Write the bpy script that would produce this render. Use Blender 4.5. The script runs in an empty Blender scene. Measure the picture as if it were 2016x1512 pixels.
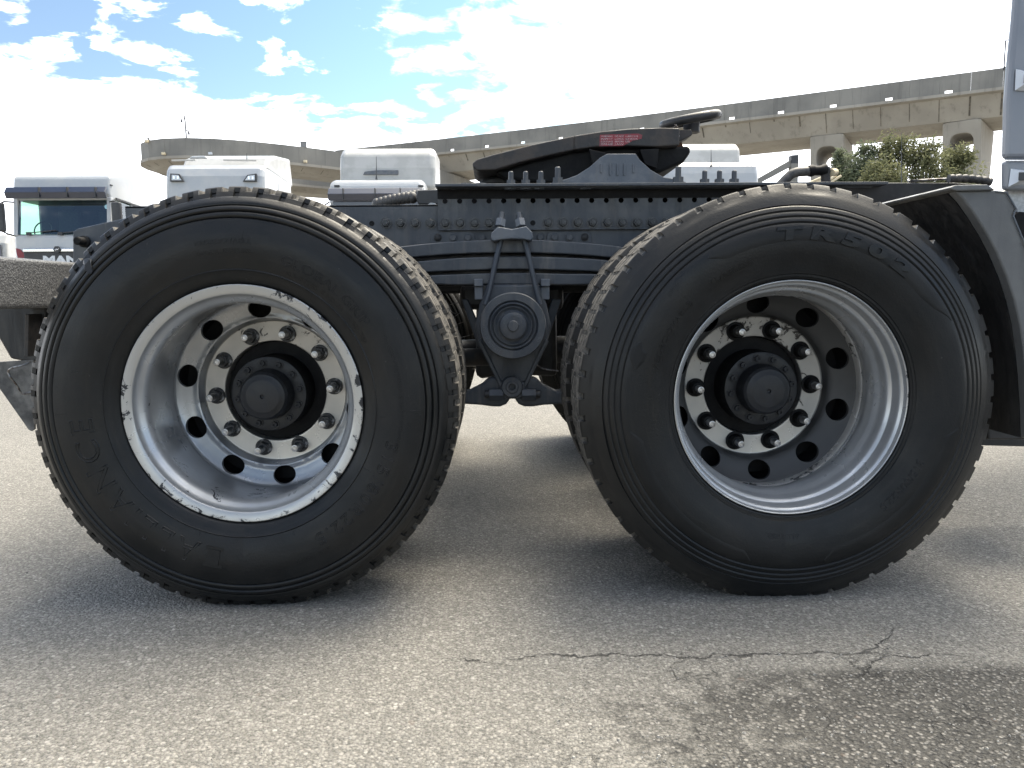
import bpy, bmesh, math, random
import numpy as np
from mathutils import Vector, Matrix, noise
random.seed(7); rng = np.random.default_rng(7)
S = bpy.context.scene
COL = S.collection
PI = math.pi; R = math.radians

# ---------------------------------------------------------------- camera, sky, sun, exposure
CAM = np.array([0.0, -1.9103, 0.7881]); YAW, PITCH, ROLL, F = .0217, .1134, -.0081, 1515.0
cf = np.array([math.sin(YAW)*math.cos(PITCH), math.cos(YAW)*math.cos(PITCH), -math.sin(PITCH)])
r0 = np.array([math.cos(YAW), -math.sin(YAW), 0]); u0 = np.cross(r0, cf)
cr = math.cos(ROLL)*r0+math.sin(ROLL)*u0; cu = -math.sin(ROLL)*r0+math.cos(ROLL)*u0
cam = bpy.data.cameras.new('camera'); co = bpy.data.objects.new('camera', cam); COL.objects.link(co)
cam.sensor_width = 36; cam.lens = 36*F/2016; cam.clip_start = .05; cam.clip_end = 4000
co.matrix_world = Matrix(((cr[0], cu[0], -cf[0], CAM[0]), (cr[1], cu[1], -cf[1], CAM[1]), (cr[2], cu[2], -cf[2], CAM[2]), (0, 0, 0, 1)))
S.camera = co

SUN_EL, SUN_AZ = R(63), R(40)          # azimuth measured from +Y towards +X
S.view_settings.view_transform = 'Standard'; S.view_settings.look = 'None'
S.view_settings.exposure = 1.35; S.view_settings.gamma = 1.0; S.view_settings.use_curve_mapping = False
sd = Vector((math.sin(SUN_AZ)*math.cos(SUN_EL), math.cos(SUN_AZ)*math.cos(SUN_EL), math.sin(SUN_EL)))
sl = bpy.data.lights.new('sun', 'SUN'); sl.energy = 2.0; sl.angle = R(28); sl.color = (1, .90, .74)
so = bpy.data.objects.new('sun', sl); COL.objects.link(so); so.rotation_euler = sd.to_track_quat('Z', 'Y').to_euler()

def dirpx(px, py):
    d = cf+cr*(px-1008)/F-cu*(py-756)/F
    return d
def at(px, py, Y):
    d = dirpx(px, py); return Vector(CAM+d*(Y-CAM[1])/d[1])
def onz(px, py, z):
    d = dirpx(px, py); return Vector(CAM+d*(z-CAM[2])/d[2])

W = bpy.data.worlds.new('World'); S.world = W; W.use_nodes = True
nt = W.node_tree; nt.nodes.clear()
def N(t, typ, **k):
    n = t.nodes.new(typ)
    for a, b in k.items():
        if a == 'op': n.operation = b
        elif isinstance(a, str) and a.startswith('i_'):
            key = a[2:]; key = int(key) if key.isdigit() else key.replace('_', ' ')
            n.inputs[key].default_value = b
        else: setattr(n, a, b)
    return n
def math_(t, op, a, b=None, c=None, clamp=False):
    n = t.nodes.new('ShaderNodeMath'); n.operation = op; n.use_clamp = clamp
    for i, v in enumerate((a, b, c)):
        if v is None: continue
        if isinstance(v, (int, float)): n.inputs[i].default_value = v
        else: t.links.new(v, n.inputs[i])
    return n.outputs[0]
def sstep(t, v, a, b, lo=0., hi=1.):
    n = t.nodes.new('ShaderNodeMapRange'); n.interpolation_type = 'SMOOTHSTEP'
    t.links.new(v, n.inputs[0]); n.inputs[1].default_value = a; n.inputs[2].default_value = b
    n.inputs[3].default_value = lo; n.inputs[4].default_value = hi
    return n.outputs[0]
def mixc(t, f, a, b):
    n = t.nodes.new('ShaderNodeMix'); n.data_type = 'RGBA'
    for i, v in ((0, f), (6, a), (7, b)):
        if isinstance(v, (int, float)): n.inputs[i].default_value = v
        elif isinstance(v, tuple): n.inputs[i].default_value = (*v, 1) if len(v) == 3 else v
        else: t.links.new(v, n.inputs[i])
    return n.outputs[2]

tc = N(nt, 'ShaderNodeTexCoord'); sep = N(nt, 'ShaderNodeSeparateXYZ'); nt.links.new(tc.outputs['Generated'], sep.inputs[0])
dx, dy, dz = sep.outputs
sky = N(nt, 'ShaderNodeTexSky'); sky.sky_type = 'NISHITA'; sky.sun_disc = False
sky.sun_elevation = SUN_EL; sky.sun_rotation = SUN_AZ; sky.air_density = 1.0; sky.dust_density = .25; sky.ozone_density = 3.0
# a flat cloud layer seen in perspective
den = math_(nt, 'ADD', math_(nt, 'MAXIMUM', dz, 0.0), .16)
cx = math_(nt, 'DIVIDE', dx, den); cy = math_(nt, 'DIVIDE', dy, den)
cmb = N(nt, 'ShaderNodeCombineXYZ'); nt.links.new(cx, cmb.inputs[0]); nt.links.new(cy, cmb.inputs[1])
n1 = N(nt, 'ShaderNodeTexNoise', i_Scale=6.2, i_Detail=10.0, i_Roughness=.56, i_Distortion=.25); nt.links.new(cmb.outputs[0], n1.inputs['Vector'])
n2 = N(nt, 'ShaderNodeTexNoise', i_Scale=1.3, i_Detail=3.0, i_Roughness=.5); nt.links.new(cmb.outputs[0], n2.inputs['Vector'])
# closeness to the sun and to the horizon thicken the cloud
sundot = math_(nt, 'ADD', math_(nt, 'ADD', math_(nt, 'MULTIPLY', dx, sd.x), math_(nt, 'MULTIPLY', dy, sd.y)), math_(nt, 'MULTIPLY', dz, sd.z))
veil = sstep(nt, sundot, .70, .95)
azi = math_(nt, 'DIVIDE', dx, math_(nt, 'MAXIMUM', math_(nt, 'ABSOLUTE', dy), .2))
east = sstep(nt, math_(nt, 'ADD', azi, math_(nt, 'MULTIPLY', math_(nt, 'SUBTRACT', n1.outputs[0], .5), .9)), -.10, .14)
hazy = sstep(nt, azi, -.60, .15, 0., .55)
front = sstep(nt, dy, -.1, .5)
# height of the cloud bank's ragged top falls towards +X in front
bank = math_(nt, 'SUBTRACT', dz, math_(nt, 'ADD', .205, math_(nt, 'MULTIPLY', dx, -.09)))
bank = math_(nt, 'ADD', bank, math_(nt, 'MULTIPLY', math_(nt, 'SUBTRACT', n1.outputs[0], .5), -.16))
bankm = sstep(nt, bank, .008, -.022)
rear = sstep(nt, dy, .25, -.25)            # broken cloud cover on the side away from the sun
bankm = math_(nt, 'MULTIPLY', bankm, math_(nt, 'SUBTRACT', 1.0, math_(nt, 'MULTIPLY', rear, .75)))
cov = math_(nt, 'ADD', math_(nt, 'ADD', n1.outputs[0], math_(nt, 'MULTIPLY', n2.outputs[0], .35)), math_(nt, 'MULTIPLY', rear, sstep(nt, dz, .25, .8, 0., .06)))
puff = sstep(nt, cov, .735, .86)
ev = math_(nt, 'MULTIPLY', math_(nt, 'MULTIPLY', east, front), .97)
m = math_(nt, 'MAXIMUM', math_(nt, 'MAXIMUM', bankm, puff), math_(nt, 'MAXIMUM', math_(nt, 'MULTIPLY', veil, .9), ev))
bgs = N(nt, 'ShaderNodeBackground', i_Strength=.068); 
tint = N(nt, 'ShaderNodeMix'); tint.data_type = 'RGBA'; tint.blend_type = 'MULTIPLY'; tint.inputs[0].default_value = 1.0; nt.links.new(sky.outputs[0], tint.inputs[6])
nt.links.new(mixc(nt, math_(nt, 'MULTIPLY', hazy, front), (1.25, 1.18, 1.08), (1.9, 2.05, 1.45)), tint.inputs[7]); nt.links.new(tint.outputs[2], bgs.inputs[0])
bgc = N(nt, 'ShaderNodeBackground', i_Strength=1.0); nt.links.new(mixc(nt, veil, (1.42, 1.46, 1.54), (2.7, 2.55, 2.25)), bgc.inputs[0])
mx = N(nt, 'ShaderNodeMixShader'); nt.links.new(m, mx.inputs[0]); nt.links.new(bgs.outputs[0], mx.inputs[1]); nt.links.new(bgc.outputs[0], mx.inputs[2])
wo = N(nt, 'ShaderNodeOutputWorld'); nt.links.new(mx.outputs[0], wo.inputs[0])

# ---------------------------------------------------------------- materials
def mat(name, base, rough=.6, metal=0., base2=None, scale=6., lo=.42, hi=.62, bump=0., bscale=60., rough2=None, detail=6., spec=.5, coat=0., dist=0.):
    m = bpy.data.materials.new(name); m.use_nodes = True; t = m.node_tree
    p = t.nodes['Principled BSDF']; p.inputs['Roughness'].default_value = rough; p.inputs['Metallic'].default_value = metal
    p.inputs['Base Color'].default_value = (*base, 1); p.inputs['Specular IOR Level'].default_value = spec
    p.inputs['Coat Weight'].default_value = coat; p.inputs['Coat Roughness'].default_value = .08
    c = t.nodes.new('ShaderNodeTexCoord')
    if base2 is not None:
        n = N(t, 'ShaderNodeTexNoise', i_Scale=scale, i_Detail=detail, i_Roughness=.62, i_Distortion=dist); t.links.new(c.outputs['Object'], n.inputs['Vector'])
        f = sstep(t, n.outputs[0], lo, hi); t.links.new(mixc(t, f, base, base2), p.inputs['Base Color'])
        if rough2 is not None: t.links.new(sstep(t, n.outputs[0], lo, hi, rough, rough2), p.inputs['Roughness'])
    if bump:
        n = N(t, 'ShaderNodeTexNoise', i_Scale=bscale, i_Detail=5., i_Roughness=.6); t.links.new(c.outputs['Object'], n.inputs['Vector'])
        b = N(t, 'ShaderNodeBump', i_Strength=1.0, i_Distance=bump); t.links.new(n.outputs[0], b.inputs['Height']); t.links.new(b.outputs[0], p.inputs['Normal'])
    return m
M = {}
M['rubber'] = mat('tyre rubber', (.006, .007, .008), .40, base2=(.012, .012, .012), scale=5, lo=.35, hi=.7, rough2=.56, bump=.0005, bscale=180, spec=.30)
M['panel'] = mat('smooth rubber panel', (.005, .0055, .006), .50, base2=(.010, .010, .010), scale=9, bump=.0003, bscale=300, spec=.30)
M['tread'] = mat('dusty tread rubber', (.034, .033, .030), .85, base2=(.135, .124, .108), scale=55, lo=.35, hi=.62, bump=.0012, bscale=160)
M['groove'] = mat('tread groove', (.06, .055, .048), .9)
M['frame'] = mat('blue grey frame paint', (.042, .050, .062), .42, base2=(.076, .081, .087), scale=9, lo=.44, hi=.68, rough2=.62, bump=.0006, bscale=70)
M['frame2'] = mat('lighter frame paint', (.078, .092, .112), .40, base2=(.12, .13, .145), scale=12, rough2=.58, bump=.0006, bscale=60)
M['boltpaint'] = mat('bolt paint', (.018, .021, .026), .34, base2=(.075, .08, .085), scale=110, lo=.45, hi=.65)
M['dark'] = mat('dark underbody', (.012, .013, .015), .6, base2=(.025, .025, .026), scale=8, bump=.001, bscale=40)
M['black'] = mat('black grease and shade', (.004, .004, .005), .6, base2=(.009, .009, .009), scale=20, bump=.0008, bscale=80, spec=.2)  # also the painted shade under the flange and inside the wheel holes
M['hub'] = mat('painted hub', (.006, .007, .009), .42, base2=(.013, .014, .017), scale=22, lo=.4, hi=.66, rough2=.62, bump=.0008, bscale=110)
M['grease'] = mat('greasy steel', (.020, .019, .019), .5, base2=(.055, .046, .040), scale=14, lo=.42, hi=.62, rough2=.7, bump=.0012, bscale=60)
M['stud'] = mat('bare stud steel', (.62, .62, .62), .32, metal=.9, base2=(.35, .34, .33), scale=60)
M['nut'] = mat('dirty wheel nut', (.035, .035, .036), .42, metal=.3, base2=(.30, .30, .30), scale=70, lo=.52, hi=.66)
M['plastic'] = mat('grey plastic', (.105, .107, .108), .55, base2=(.135, .136, .134), scale=7, lo=.4, hi=.7, bump=.0003, bscale=300)
M['hammer'] = mat('textured black paint', (.055, .055, .056), .36, base2=(.17, .17, .167), scale=260, lo=.48, hi=.66, detail=3., bump=.0035, bscale=170)
M['red'] = mat('red', (.24, .025, .035), .55, base2=(.16, .05, .06), scale=60)
M['rubberhose'] = mat('hose rubber', (.035, .035, .037), .5, base2=(.085, .08, .075), scale=30, bump=.001, bscale=90)
M['chain'] = mat('chain steel', (.28, .28, .28), .4, metal=.8, base2=(.1, .08, .07), scale=60)
M['white'] = mat('white cab paint', (.40, .42, .44), .28, base2=(.45, .46, .46), scale=2, coat=.3, spec=.5)
M['whiteb'] = mat('white roof paint', (.44, .44, .425), .35, base2=(.38, .38, .365), scale=3, coat=.2)
M['cabtrim'] = mat('dark trim', (.03, .032, .036), .45, base2=(.045, .047, .05), scale=5)
M['visor'] = mat('tinted visor', (.035, .042, .065), .12, spec=.6, coat=.5)
M['chrome'] = mat('chrome', (.75, .77, .8), .15, metal=1.)
M['seat'] = mat('dark seat cloth', (.03, .035, .045), .8, base2=(.05, .055, .06), scale=20)
M['orange'] = mat('orange lens', (.85, .13, .02), .3)
M['lamp'] = mat('clear lamp lens', (.55, .58, .62), .15, spec=.6, coat=.4)
M['rust'] = mat('brown rust', (.16, .08, .045), .8, base2=(.07, .05, .04), scale=20)
M['cream'] = mat('cream canvas', (.62, .52, .34), .7, base2=(.7, .62, .46), scale=14)
M['silver'] = mat('galvanised sheet', (.32, .33, .34), .38, metal=.5, base2=(.46, .47, .48), scale=90, lo=.4, hi=.6, rough2=.5, bump=.0006, bscale=150)
M['cabgrey'] = mat('cab side grey', (.20, .215, .245), .35, base2=(.235, .245, .265), scale=3, lo=.3, hi=.7, coat=.3)
M['pole'] = mat('grey pole', (.22, .22, .22), .5)
M['bark'] = mat('bark', (.09, .07, .05), .9, base2=(.14, .11, .08), scale=20, bump=.01, bscale=20)

def worn_paint(m, dust, chip, rustc=(.10, .055, .035)):
    t = m.node_tree; p = t.nodes['Principled BSDF']; c = t.nodes.new('ShaderNodeTexCoord')
    src = p.inputs['Base Color'].links[0].from_socket
    mp = t.nodes.new('ShaderNodeMapping'); mp.inputs['Scale'].default_value = (26, 26, 3.); t.links.new(c.outputs['Object'], mp.inputs[0])
    n = N(t, 'ShaderNodeTexNoise', i_Scale=1.0, i_Detail=7., i_Roughness=.66); t.links.new(mp.outputs[0], n.inputs['Vector'])
    col = mixc(t, sstep(t, n.outputs[0], .50, .72, 0., .55), src, dust)
    n2 = N(t, 'ShaderNodeTexNoise', i_Scale=46., i_Detail=9., i_Roughness=.75, i_Distortion=.8); t.links.new(c.outputs['Object'], n2.inputs['Vector'])
    col = mixc(t, sstep(t, n2.outputs[0], .655, .675, 0., .8), col, chip)
    n3 = N(t, 'ShaderNodeTexNoise', i_Scale=5., i_Detail=8., i_Roughness=.7); t.links.new(c.outputs['Object'], n3.inputs['Vector'])
    col = mixc(t, sstep(t, n3.outputs[0], .64, .70, 0., .55), col, rustc)
    t.links.new(col, p.inputs['Base Color'])
    t.links.new(sstep(t, n.outputs[0], .4, .7, .38, .75), p.inputs['Roughness'])
for k_ in ('frame', 'frame2'): worn_paint(M[k_], (.16, .155, .145), (.030, .030, .034))
worn_paint(M['plastic'], (.105, .105, .10), (.05, .05, .052), (.085, .082, .075)); worn_paint(M['dark'], (.05, .047, .042), (.02, .02, .02), (.035, .028, .024))
def worn_tyre(m):
    t = m.node_tree; p = t.nodes['Principled BSDF']; c = t.nodes.new('ShaderNodeTexCoord'); s = t.nodes.new('ShaderNodeSeparateXYZ'); t.links.new(c.outputs['Object'], s.inputs[0])
    src = p.inputs['Base Color'].links[0].from_socket
    rr = math_(t, 'SQRT', math_(t, 'ADD', math_(t, 'POWER', s.outputs[0], 2.), math_(t, 'POWER', s.outputs[2], 2.)))
    an = math_(t, 'ARCTAN2', s.outputs[0], s.outputs[2])
    cb = t.nodes.new('ShaderNodeCombineXYZ'); t.links.new(math_(t, 'MULTIPLY', an, 2.2), cb.inputs[0]); t.links.new(math_(t, 'MULTIPLY', rr, 55.), cb.inputs[1])
    n = N(t, 'ShaderNodeTexNoise', i_Scale=1., i_Detail=8., i_Roughness=.62); t.links.new(cb.outputs[0], n.inputs['Vector'])
    cb2 = t.nodes.new('ShaderNodeCombineXYZ'); t.links.new(math_(t, 'MULTIPLY', an, 1.6), cb2.inputs[0]); t.links.new(math_(t, 'MULTIPLY', rr, 9.), cb2.inputs[1]); t.links.new(s.outputs[1], cb2.inputs[2])
    n2 = N(t, 'ShaderNodeTexNoise', i_Scale=1.3, i_Detail=6., i_Roughness=.6); t.links.new(cb2.outputs[0], n2.inputs['Vector'])
    col = mixc(t, sstep(t, n.outputs[0], .50, .74, 0., .5), src, (.020, .019, .017))
    col = mixc(t, math_(t, 'MULTIPLY', sstep(t, rr, .44, .53), sstep(t, n2.outputs[0], .36, .62, 0., .7)), col, (.028, .026, .023))
    n3 = N(t, 'ShaderNodeTexNoise', i_Scale=60., i_Detail=8., i_Roughness=.7, i_Distortion=.6); t.links.new(c.outputs['Object'], n3.inputs['Vector'])
    col = mixc(t, sstep(t, n3.outputs[0], .67, .70, 0., .6), col, (.07, .068, .062))
    t.links.new(col, p.inputs['Base Color']); t.links.new(sstep(t, n2.outputs[0], .34, .66, .30, .54), p.inputs['Roughness'])
worn_tyre(M['rubber'])
def glass(name, tint, mixf):
    m = bpy.data.materials.new(name); m.use_nodes = True; t = m.node_tree; t.nodes.remove(t.nodes['Principled BSDF'])
    g = N(t, 'ShaderNodeBsdfGlossy', i_Roughness=.03); g.inputs[0].default_value = (.9, .95, 1, 1)
    tr = N(t, 'ShaderNodeBsdfTransparent'); tr.inputs[0].default_value = (*tint, 1)
    fr = N(t, 'ShaderNodeFresnel', i_IOR=1.5)
    f = math_(t, 'ADD', fr.outputs[0], mixf, clamp=True)
    mm = N(t, 'ShaderNodeMixShader'); t.links.new(f, mm.inputs[0]); t.links.new(tr.outputs[0], mm.inputs[1]); t.links.new(g.outputs[0], mm.inputs[2])
    t.links.new(mm.outputs[0], t.nodes['Material Output'].inputs[0]); return m
M['glass'] = glass('windscreen glass', (.40, .50, .48), .07)
M['sideglass'] = glass('green side glass', (.55, .82, .62), .02)

def silver_mat(name, body, chip, amount, lipr=None):
    """silver rim paint with dark chips; the flange band near the lip is whiter and more chipped"""
    m = bpy.data.materials.new(name); m.use_nodes = True; t = m.node_tree; p = t.nodes['Principled BSDF']
    c = t.nodes.new('ShaderNodeTexCoord'); s = t.nodes.new('ShaderNodeSeparateXYZ'); t.links.new(c.outputs['Object'], s.inputs[0])
    rr = math_(t, 'SQRT', math_(t, 'ADD', math_(t, 'POWER', s.outputs[0], 2.), math_(t, 'POWER', s.outputs[2], 2.)))
    nb = N(t, 'ShaderNodeTexNoise', i_Scale=7., i_Detail=5.); t.links.new(c.outputs['Object'], nb.inputs['Vector'])
    base = mixc(t, sstep(t, nb.outputs[0], .35, .7), body, tuple(v*.78 for v in body))
    if lipr: base = mixc(t, sstep(t, rr, lipr-.0015, lipr+.0015), base, (.43, .43, .42))
    nc = N(t, 'ShaderNodeTexNoise', i_Scale=26., i_Detail=9., i_Roughness=.72, i_Distortion=1.2); t.links.new(c.outputs['Object'], nc.inputs['Vector'])
    nl = N(t, 'ShaderNodeTexNoise', i_Scale=4.5, i_Detail=2.); t.links.new(c.outputs['Object'], nl.inputs['Vector'])
    thr = math_(t, 'ADD', nc.outputs[0], math_(t, 'MULTIPLY', math_(t, 'SUBTRACT', nl.outputs[0], .5), .5))
    if lipr:
        edge = sstep(t, rr, lipr-.006, .2975, 0., .125)
        thr = math_(t, 'ADD', thr, edge)
    f = sstep(t, thr, amount, amount+.02)
    t.links.new(mixc(t, f, base, chip), p.inputs['Base Color'])
    p.inputs['Metallic'].default_value = .55
    t.links.new(sstep(t, nb.outputs[0], .3, .7, .24, .38), p.inputs['Roughness'])
    if 'dark disc' in name: p.inputs['Metallic'].default_value = .1; p.inputs['Roughness'].default_value = .5; t.links.remove(p.inputs['Roughness'].links[0])
    b = N(t, 'ShaderNodeBump', i_Strength=.6, i_Distance=.0006, invert=True); t.links.new(f, b.inputs['Height']); t.links.new(b.outputs[0], p.inputs['Normal'])
    return m
M['rimL'] = silver_mat('chipped silver rim', (.47, .48, .49), (.035, .037, .042), .685, .2735)
M['rimR'] = silver_mat('silver rim', (.50, .51, .52), (.05, .05, .052), .76, .2945)
M['discL'] = silver_mat('silver disc', (.36, .37, .38), (.05, .05, .05), .77)
M['flange'] = silver_mat('scuffed bolt flange', (.48, .465, .435), (.05, .047, .044), .665)
M['flangeR'] = silver_mat('peeling bolt flange', (.40, .395, .38), (.045, .042, .04), .615)
M['discR'] = silver_mat('dark disc', (.050, .050, .050), (.20, .20, .19), .71)
M['ridge'] = silver_mat('worn weld ridge', (.62, .60, .57), (.10, .10, .10), .60)

# ---------------------------------------------------------------- mesh helpers
def finish(me, smooth=None):
    if smooth is not None:
        for p in me.polygons: p.use_smooth = True
        me.set_sharp_from_angle(angle=R(smooth))
    me.update(); return me
def mesh(name, v, f, mats, smooth=None, idx=None):
    me = bpy.data.meshes.new(name); me.from_pydata([tuple(a) for a in v], [], [tuple(a) for a in f])
    for m_ in (mats if isinstance(mats, (list, tuple)) else [mats]): me.materials.append(M[m_] if isinstance(m_, str) else m_)
    if idx is not None: me.polygons.foreach_set('material_index', list(idx))
    return finish(me, smooth)
def obj(name, me, parent=None, loc=None, bevel=0., seg=2, kind=None, rot=None):
    o = bpy.data.objects.new(name, me); COL.objects.link(o)
    if parent is not None: o.parent = parent
    if loc is not None: o.location = loc
    if rot is not None: o.rotation_euler = rot
    if bevel:
        b = o.modifiers.new('bevel', 'BEVEL'); b.width = bevel; b.segments = seg; b.limit_method = 'ANGLE'; b.angle_limit = R(35)
        b.harden_normals = False
    if kind: o['kind'] = kind
    return o
def thing(name, label, cat, loc=(0, 0, 0), group=None):
    o = bpy.data.objects.new(name, None); COL.objects.link(o); o.location = loc; o['label'] = label; o['category'] = cat
    o.empty_display_size = .2
    if group: o['group'] = group
    return o
def tag(o, label, cat, group=None):
    o['label'] = label; o['category'] = cat
    if group: o['group'] = group
    return o
class MB:
    """collects several solids into one mesh (one part)"""
    def __init__(s): s.v = []; s.f = []
    def add(s, v, f):
        b = len(s.v); s.v += [tuple(a) for a in v]; s.f += [tuple(i+b for i in q) for q in f]; return s
    def box(s, x0, x1, y0, y1, z0, z1):
        return s.add([(x, y, z) for x in (x0, x1) for y in (y0, y1) for z in (z0, z1)],
                     [(0, 1, 3, 2), (4, 6, 7, 5), (0, 4, 5, 1), (2, 3, 7, 6), (0, 2, 6, 4), (1, 5, 7, 3)])
    def prism(s, pts, y0, y1):
        """pts: (x,z) outline, extruded from y0 to y1"""
        n = len(pts); a = sum(pts[i][0]*pts[(i+1) % n][1]-pts[(i+1) % n][0]*pts[i][1] for i in range(n))
        if a < 0: pts = pts[::-1]
        v = [(p[0], y0, p[1]) for p in pts]+[(p[0], y1, p[1]) for p in pts]
        f = [tuple(range(n)), tuple(range(2*n-1, n-1, -1))]+[(i+n, (i+1) % n+n, (i+1) % n, i) for i in range(n)]
        return s.add(v, f)
    def prismx(s, pts, x0, x1):
        n = len(pts); a = sum(pts[i][0]*pts[(i+1) % n][1]-pts[(i+1) % n][0]*pts[i][1] for i in range(n))
        if a < 0: pts = pts[::-1]
        v = [(x0, p[0], p[1]) for p in pts]+[(x1, p[0], p[1]) for p in pts]
        f = [tuple(range(n-1, -1, -1)), tuple(range(n, 2*n))]+[(i, (i+1) % n, (i+1) % n+n, i+n) for i in range(n)]
        return s.add(v, f)
    def tube(s, pts, rad, n=10, caps=True):
        pts = [Vector(p) for p in pts]; k = len(pts); rs = rad if hasattr(rad, '__len__') else [rad]*k
        v = []; f = []; up = Vector((0, 0, 1)); prev = None
        for i, p in enumerate(pts):
            t = (pts[min(i+1, k-1)]-pts[max(i-1, 0)]).normalized()
            if prev is None:
                a = t.cross(up)
                if a.length < 1e-3: a = t.cross(Vector((1, 0, 0)))
            else: a = prev-t*prev.dot(t)
            a.normalize(); prev = a; b = t.cross(a)
            v += [p+(a*math.cos(2*PI*j/n)+b*math.sin(2*PI*j/n))*rs[i] for j in range(n)]
        for i in range(k-1):
            f += [(i*n+j, (i+1)*n+j, (i+1)*n+(j+1) % n, i*n+(j+1) % n) for j in range(n)]
        if caps: f += [tuple(range(n)), tuple(range(k*n-1, (k-1)*n-1, -1))]
        return s.add(v, f)
    def lathe(s, prof, n=48, c=(0, 0, 0), close=False):
        v, f = lathe(prof, n, close); return s.add([(a[0]+c[0], a[1]+c[1], a[2]+c[2]) for a in v], f)
    def build(s, name, m, parent=None, smooth=None, **k):
        return obj(name, mesh(name, s.v, s.f, m, smooth), parent, **k)
def lathe(prof, n, close=False):
    """profile of (radius, y) swept round the Y axis; -y faces the camera"""
    k = len(prof); v = []
    for r_, y_ in prof:
        v += [(r_*math.cos(2*PI*i/n), y_, r_*math.sin(2*PI*i/n)) for i in range(n)]
    f = []
    for j in range(k-1):
        f += [(j*n+i, j*n+(i+1) % n, (j+1)*n+(i+1) % n, (j+1)*n+i) for i in range(n)]
    if close:
        f.append(tuple(range((k-1)*n, k*n)))
    return v, f
def pz(Y, *p):
    """pixel outline -> (x,z) outline on the plane at depth Y"""
    return [(q.x, q.z) for q in (at(a, b, Y) for a, b in p)]
def smoothpath(p, n=6):
    p = [Vector(a) for a in p]; out = []
    for i in range(len(p)-1):
        a, b, c, d = p[max(i-1, 0)], p[i], p[i+1], p[min(i+2, len(p)-1)]
        for k in range(n):
            t = k/n; out.append(.5*((2*b)+(c-a)*t+(2*a-5*b+4*c-d)*t*t+(3*b-a-3*c+d)*t**3))
    return out+[p[-1]]
def hexbolt(r=.011, h=.009, wr=.015, dome=False):
    """hex head with washer, axis Y, facing -Y, base at y=0"""
    m = MB(); m.lathe([(wr, 0), (wr, -.0025), (.001, -.0025)], 20)
    if dome: m.lathe([(r*1.05, 0), (r*1.0, -h*.5), (r*.75, -h*.9), (r*.3, -h*1.15), (.0005, -h*1.2)], 16)
    else:
        m.lathe([(r, -.0025), (r, -h*.85), (r*.88, -h), (.0005, -h)], 6)
    return m
def text_mesh(s, size, extrude=.002, outline=0., space=1., bold=0.):
    c = bpy.data.curves.new('lettering', 'FONT'); c.body = s; c.size = size; c.align_x = 'LEFT'; c.resolution_u = 3; c.space_character = space; c.offset = bold
    if outline: c.fill_mode = 'NONE'; c.bevel_depth = outline; c.bevel_resolution = 0
    else: c.extrude = extrude
    o = bpy.data.objects.new('lettering', c); COL.objects.link(o)
    bpy.context.view_layer.update()
    dg = bpy.context.evaluated_depsgraph_get(); me = bpy.data.meshes.new_from_object(o.evaluated_get(dg))
    v = [tuple(a.co) for a in me.vertices]; f = [tuple(p.vertices) for p in me.polygons]
    bpy.data.objects.remove(o); bpy.data.curves.remove(c); bpy.data.meshes.remove(me)
    return v, f

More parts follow.
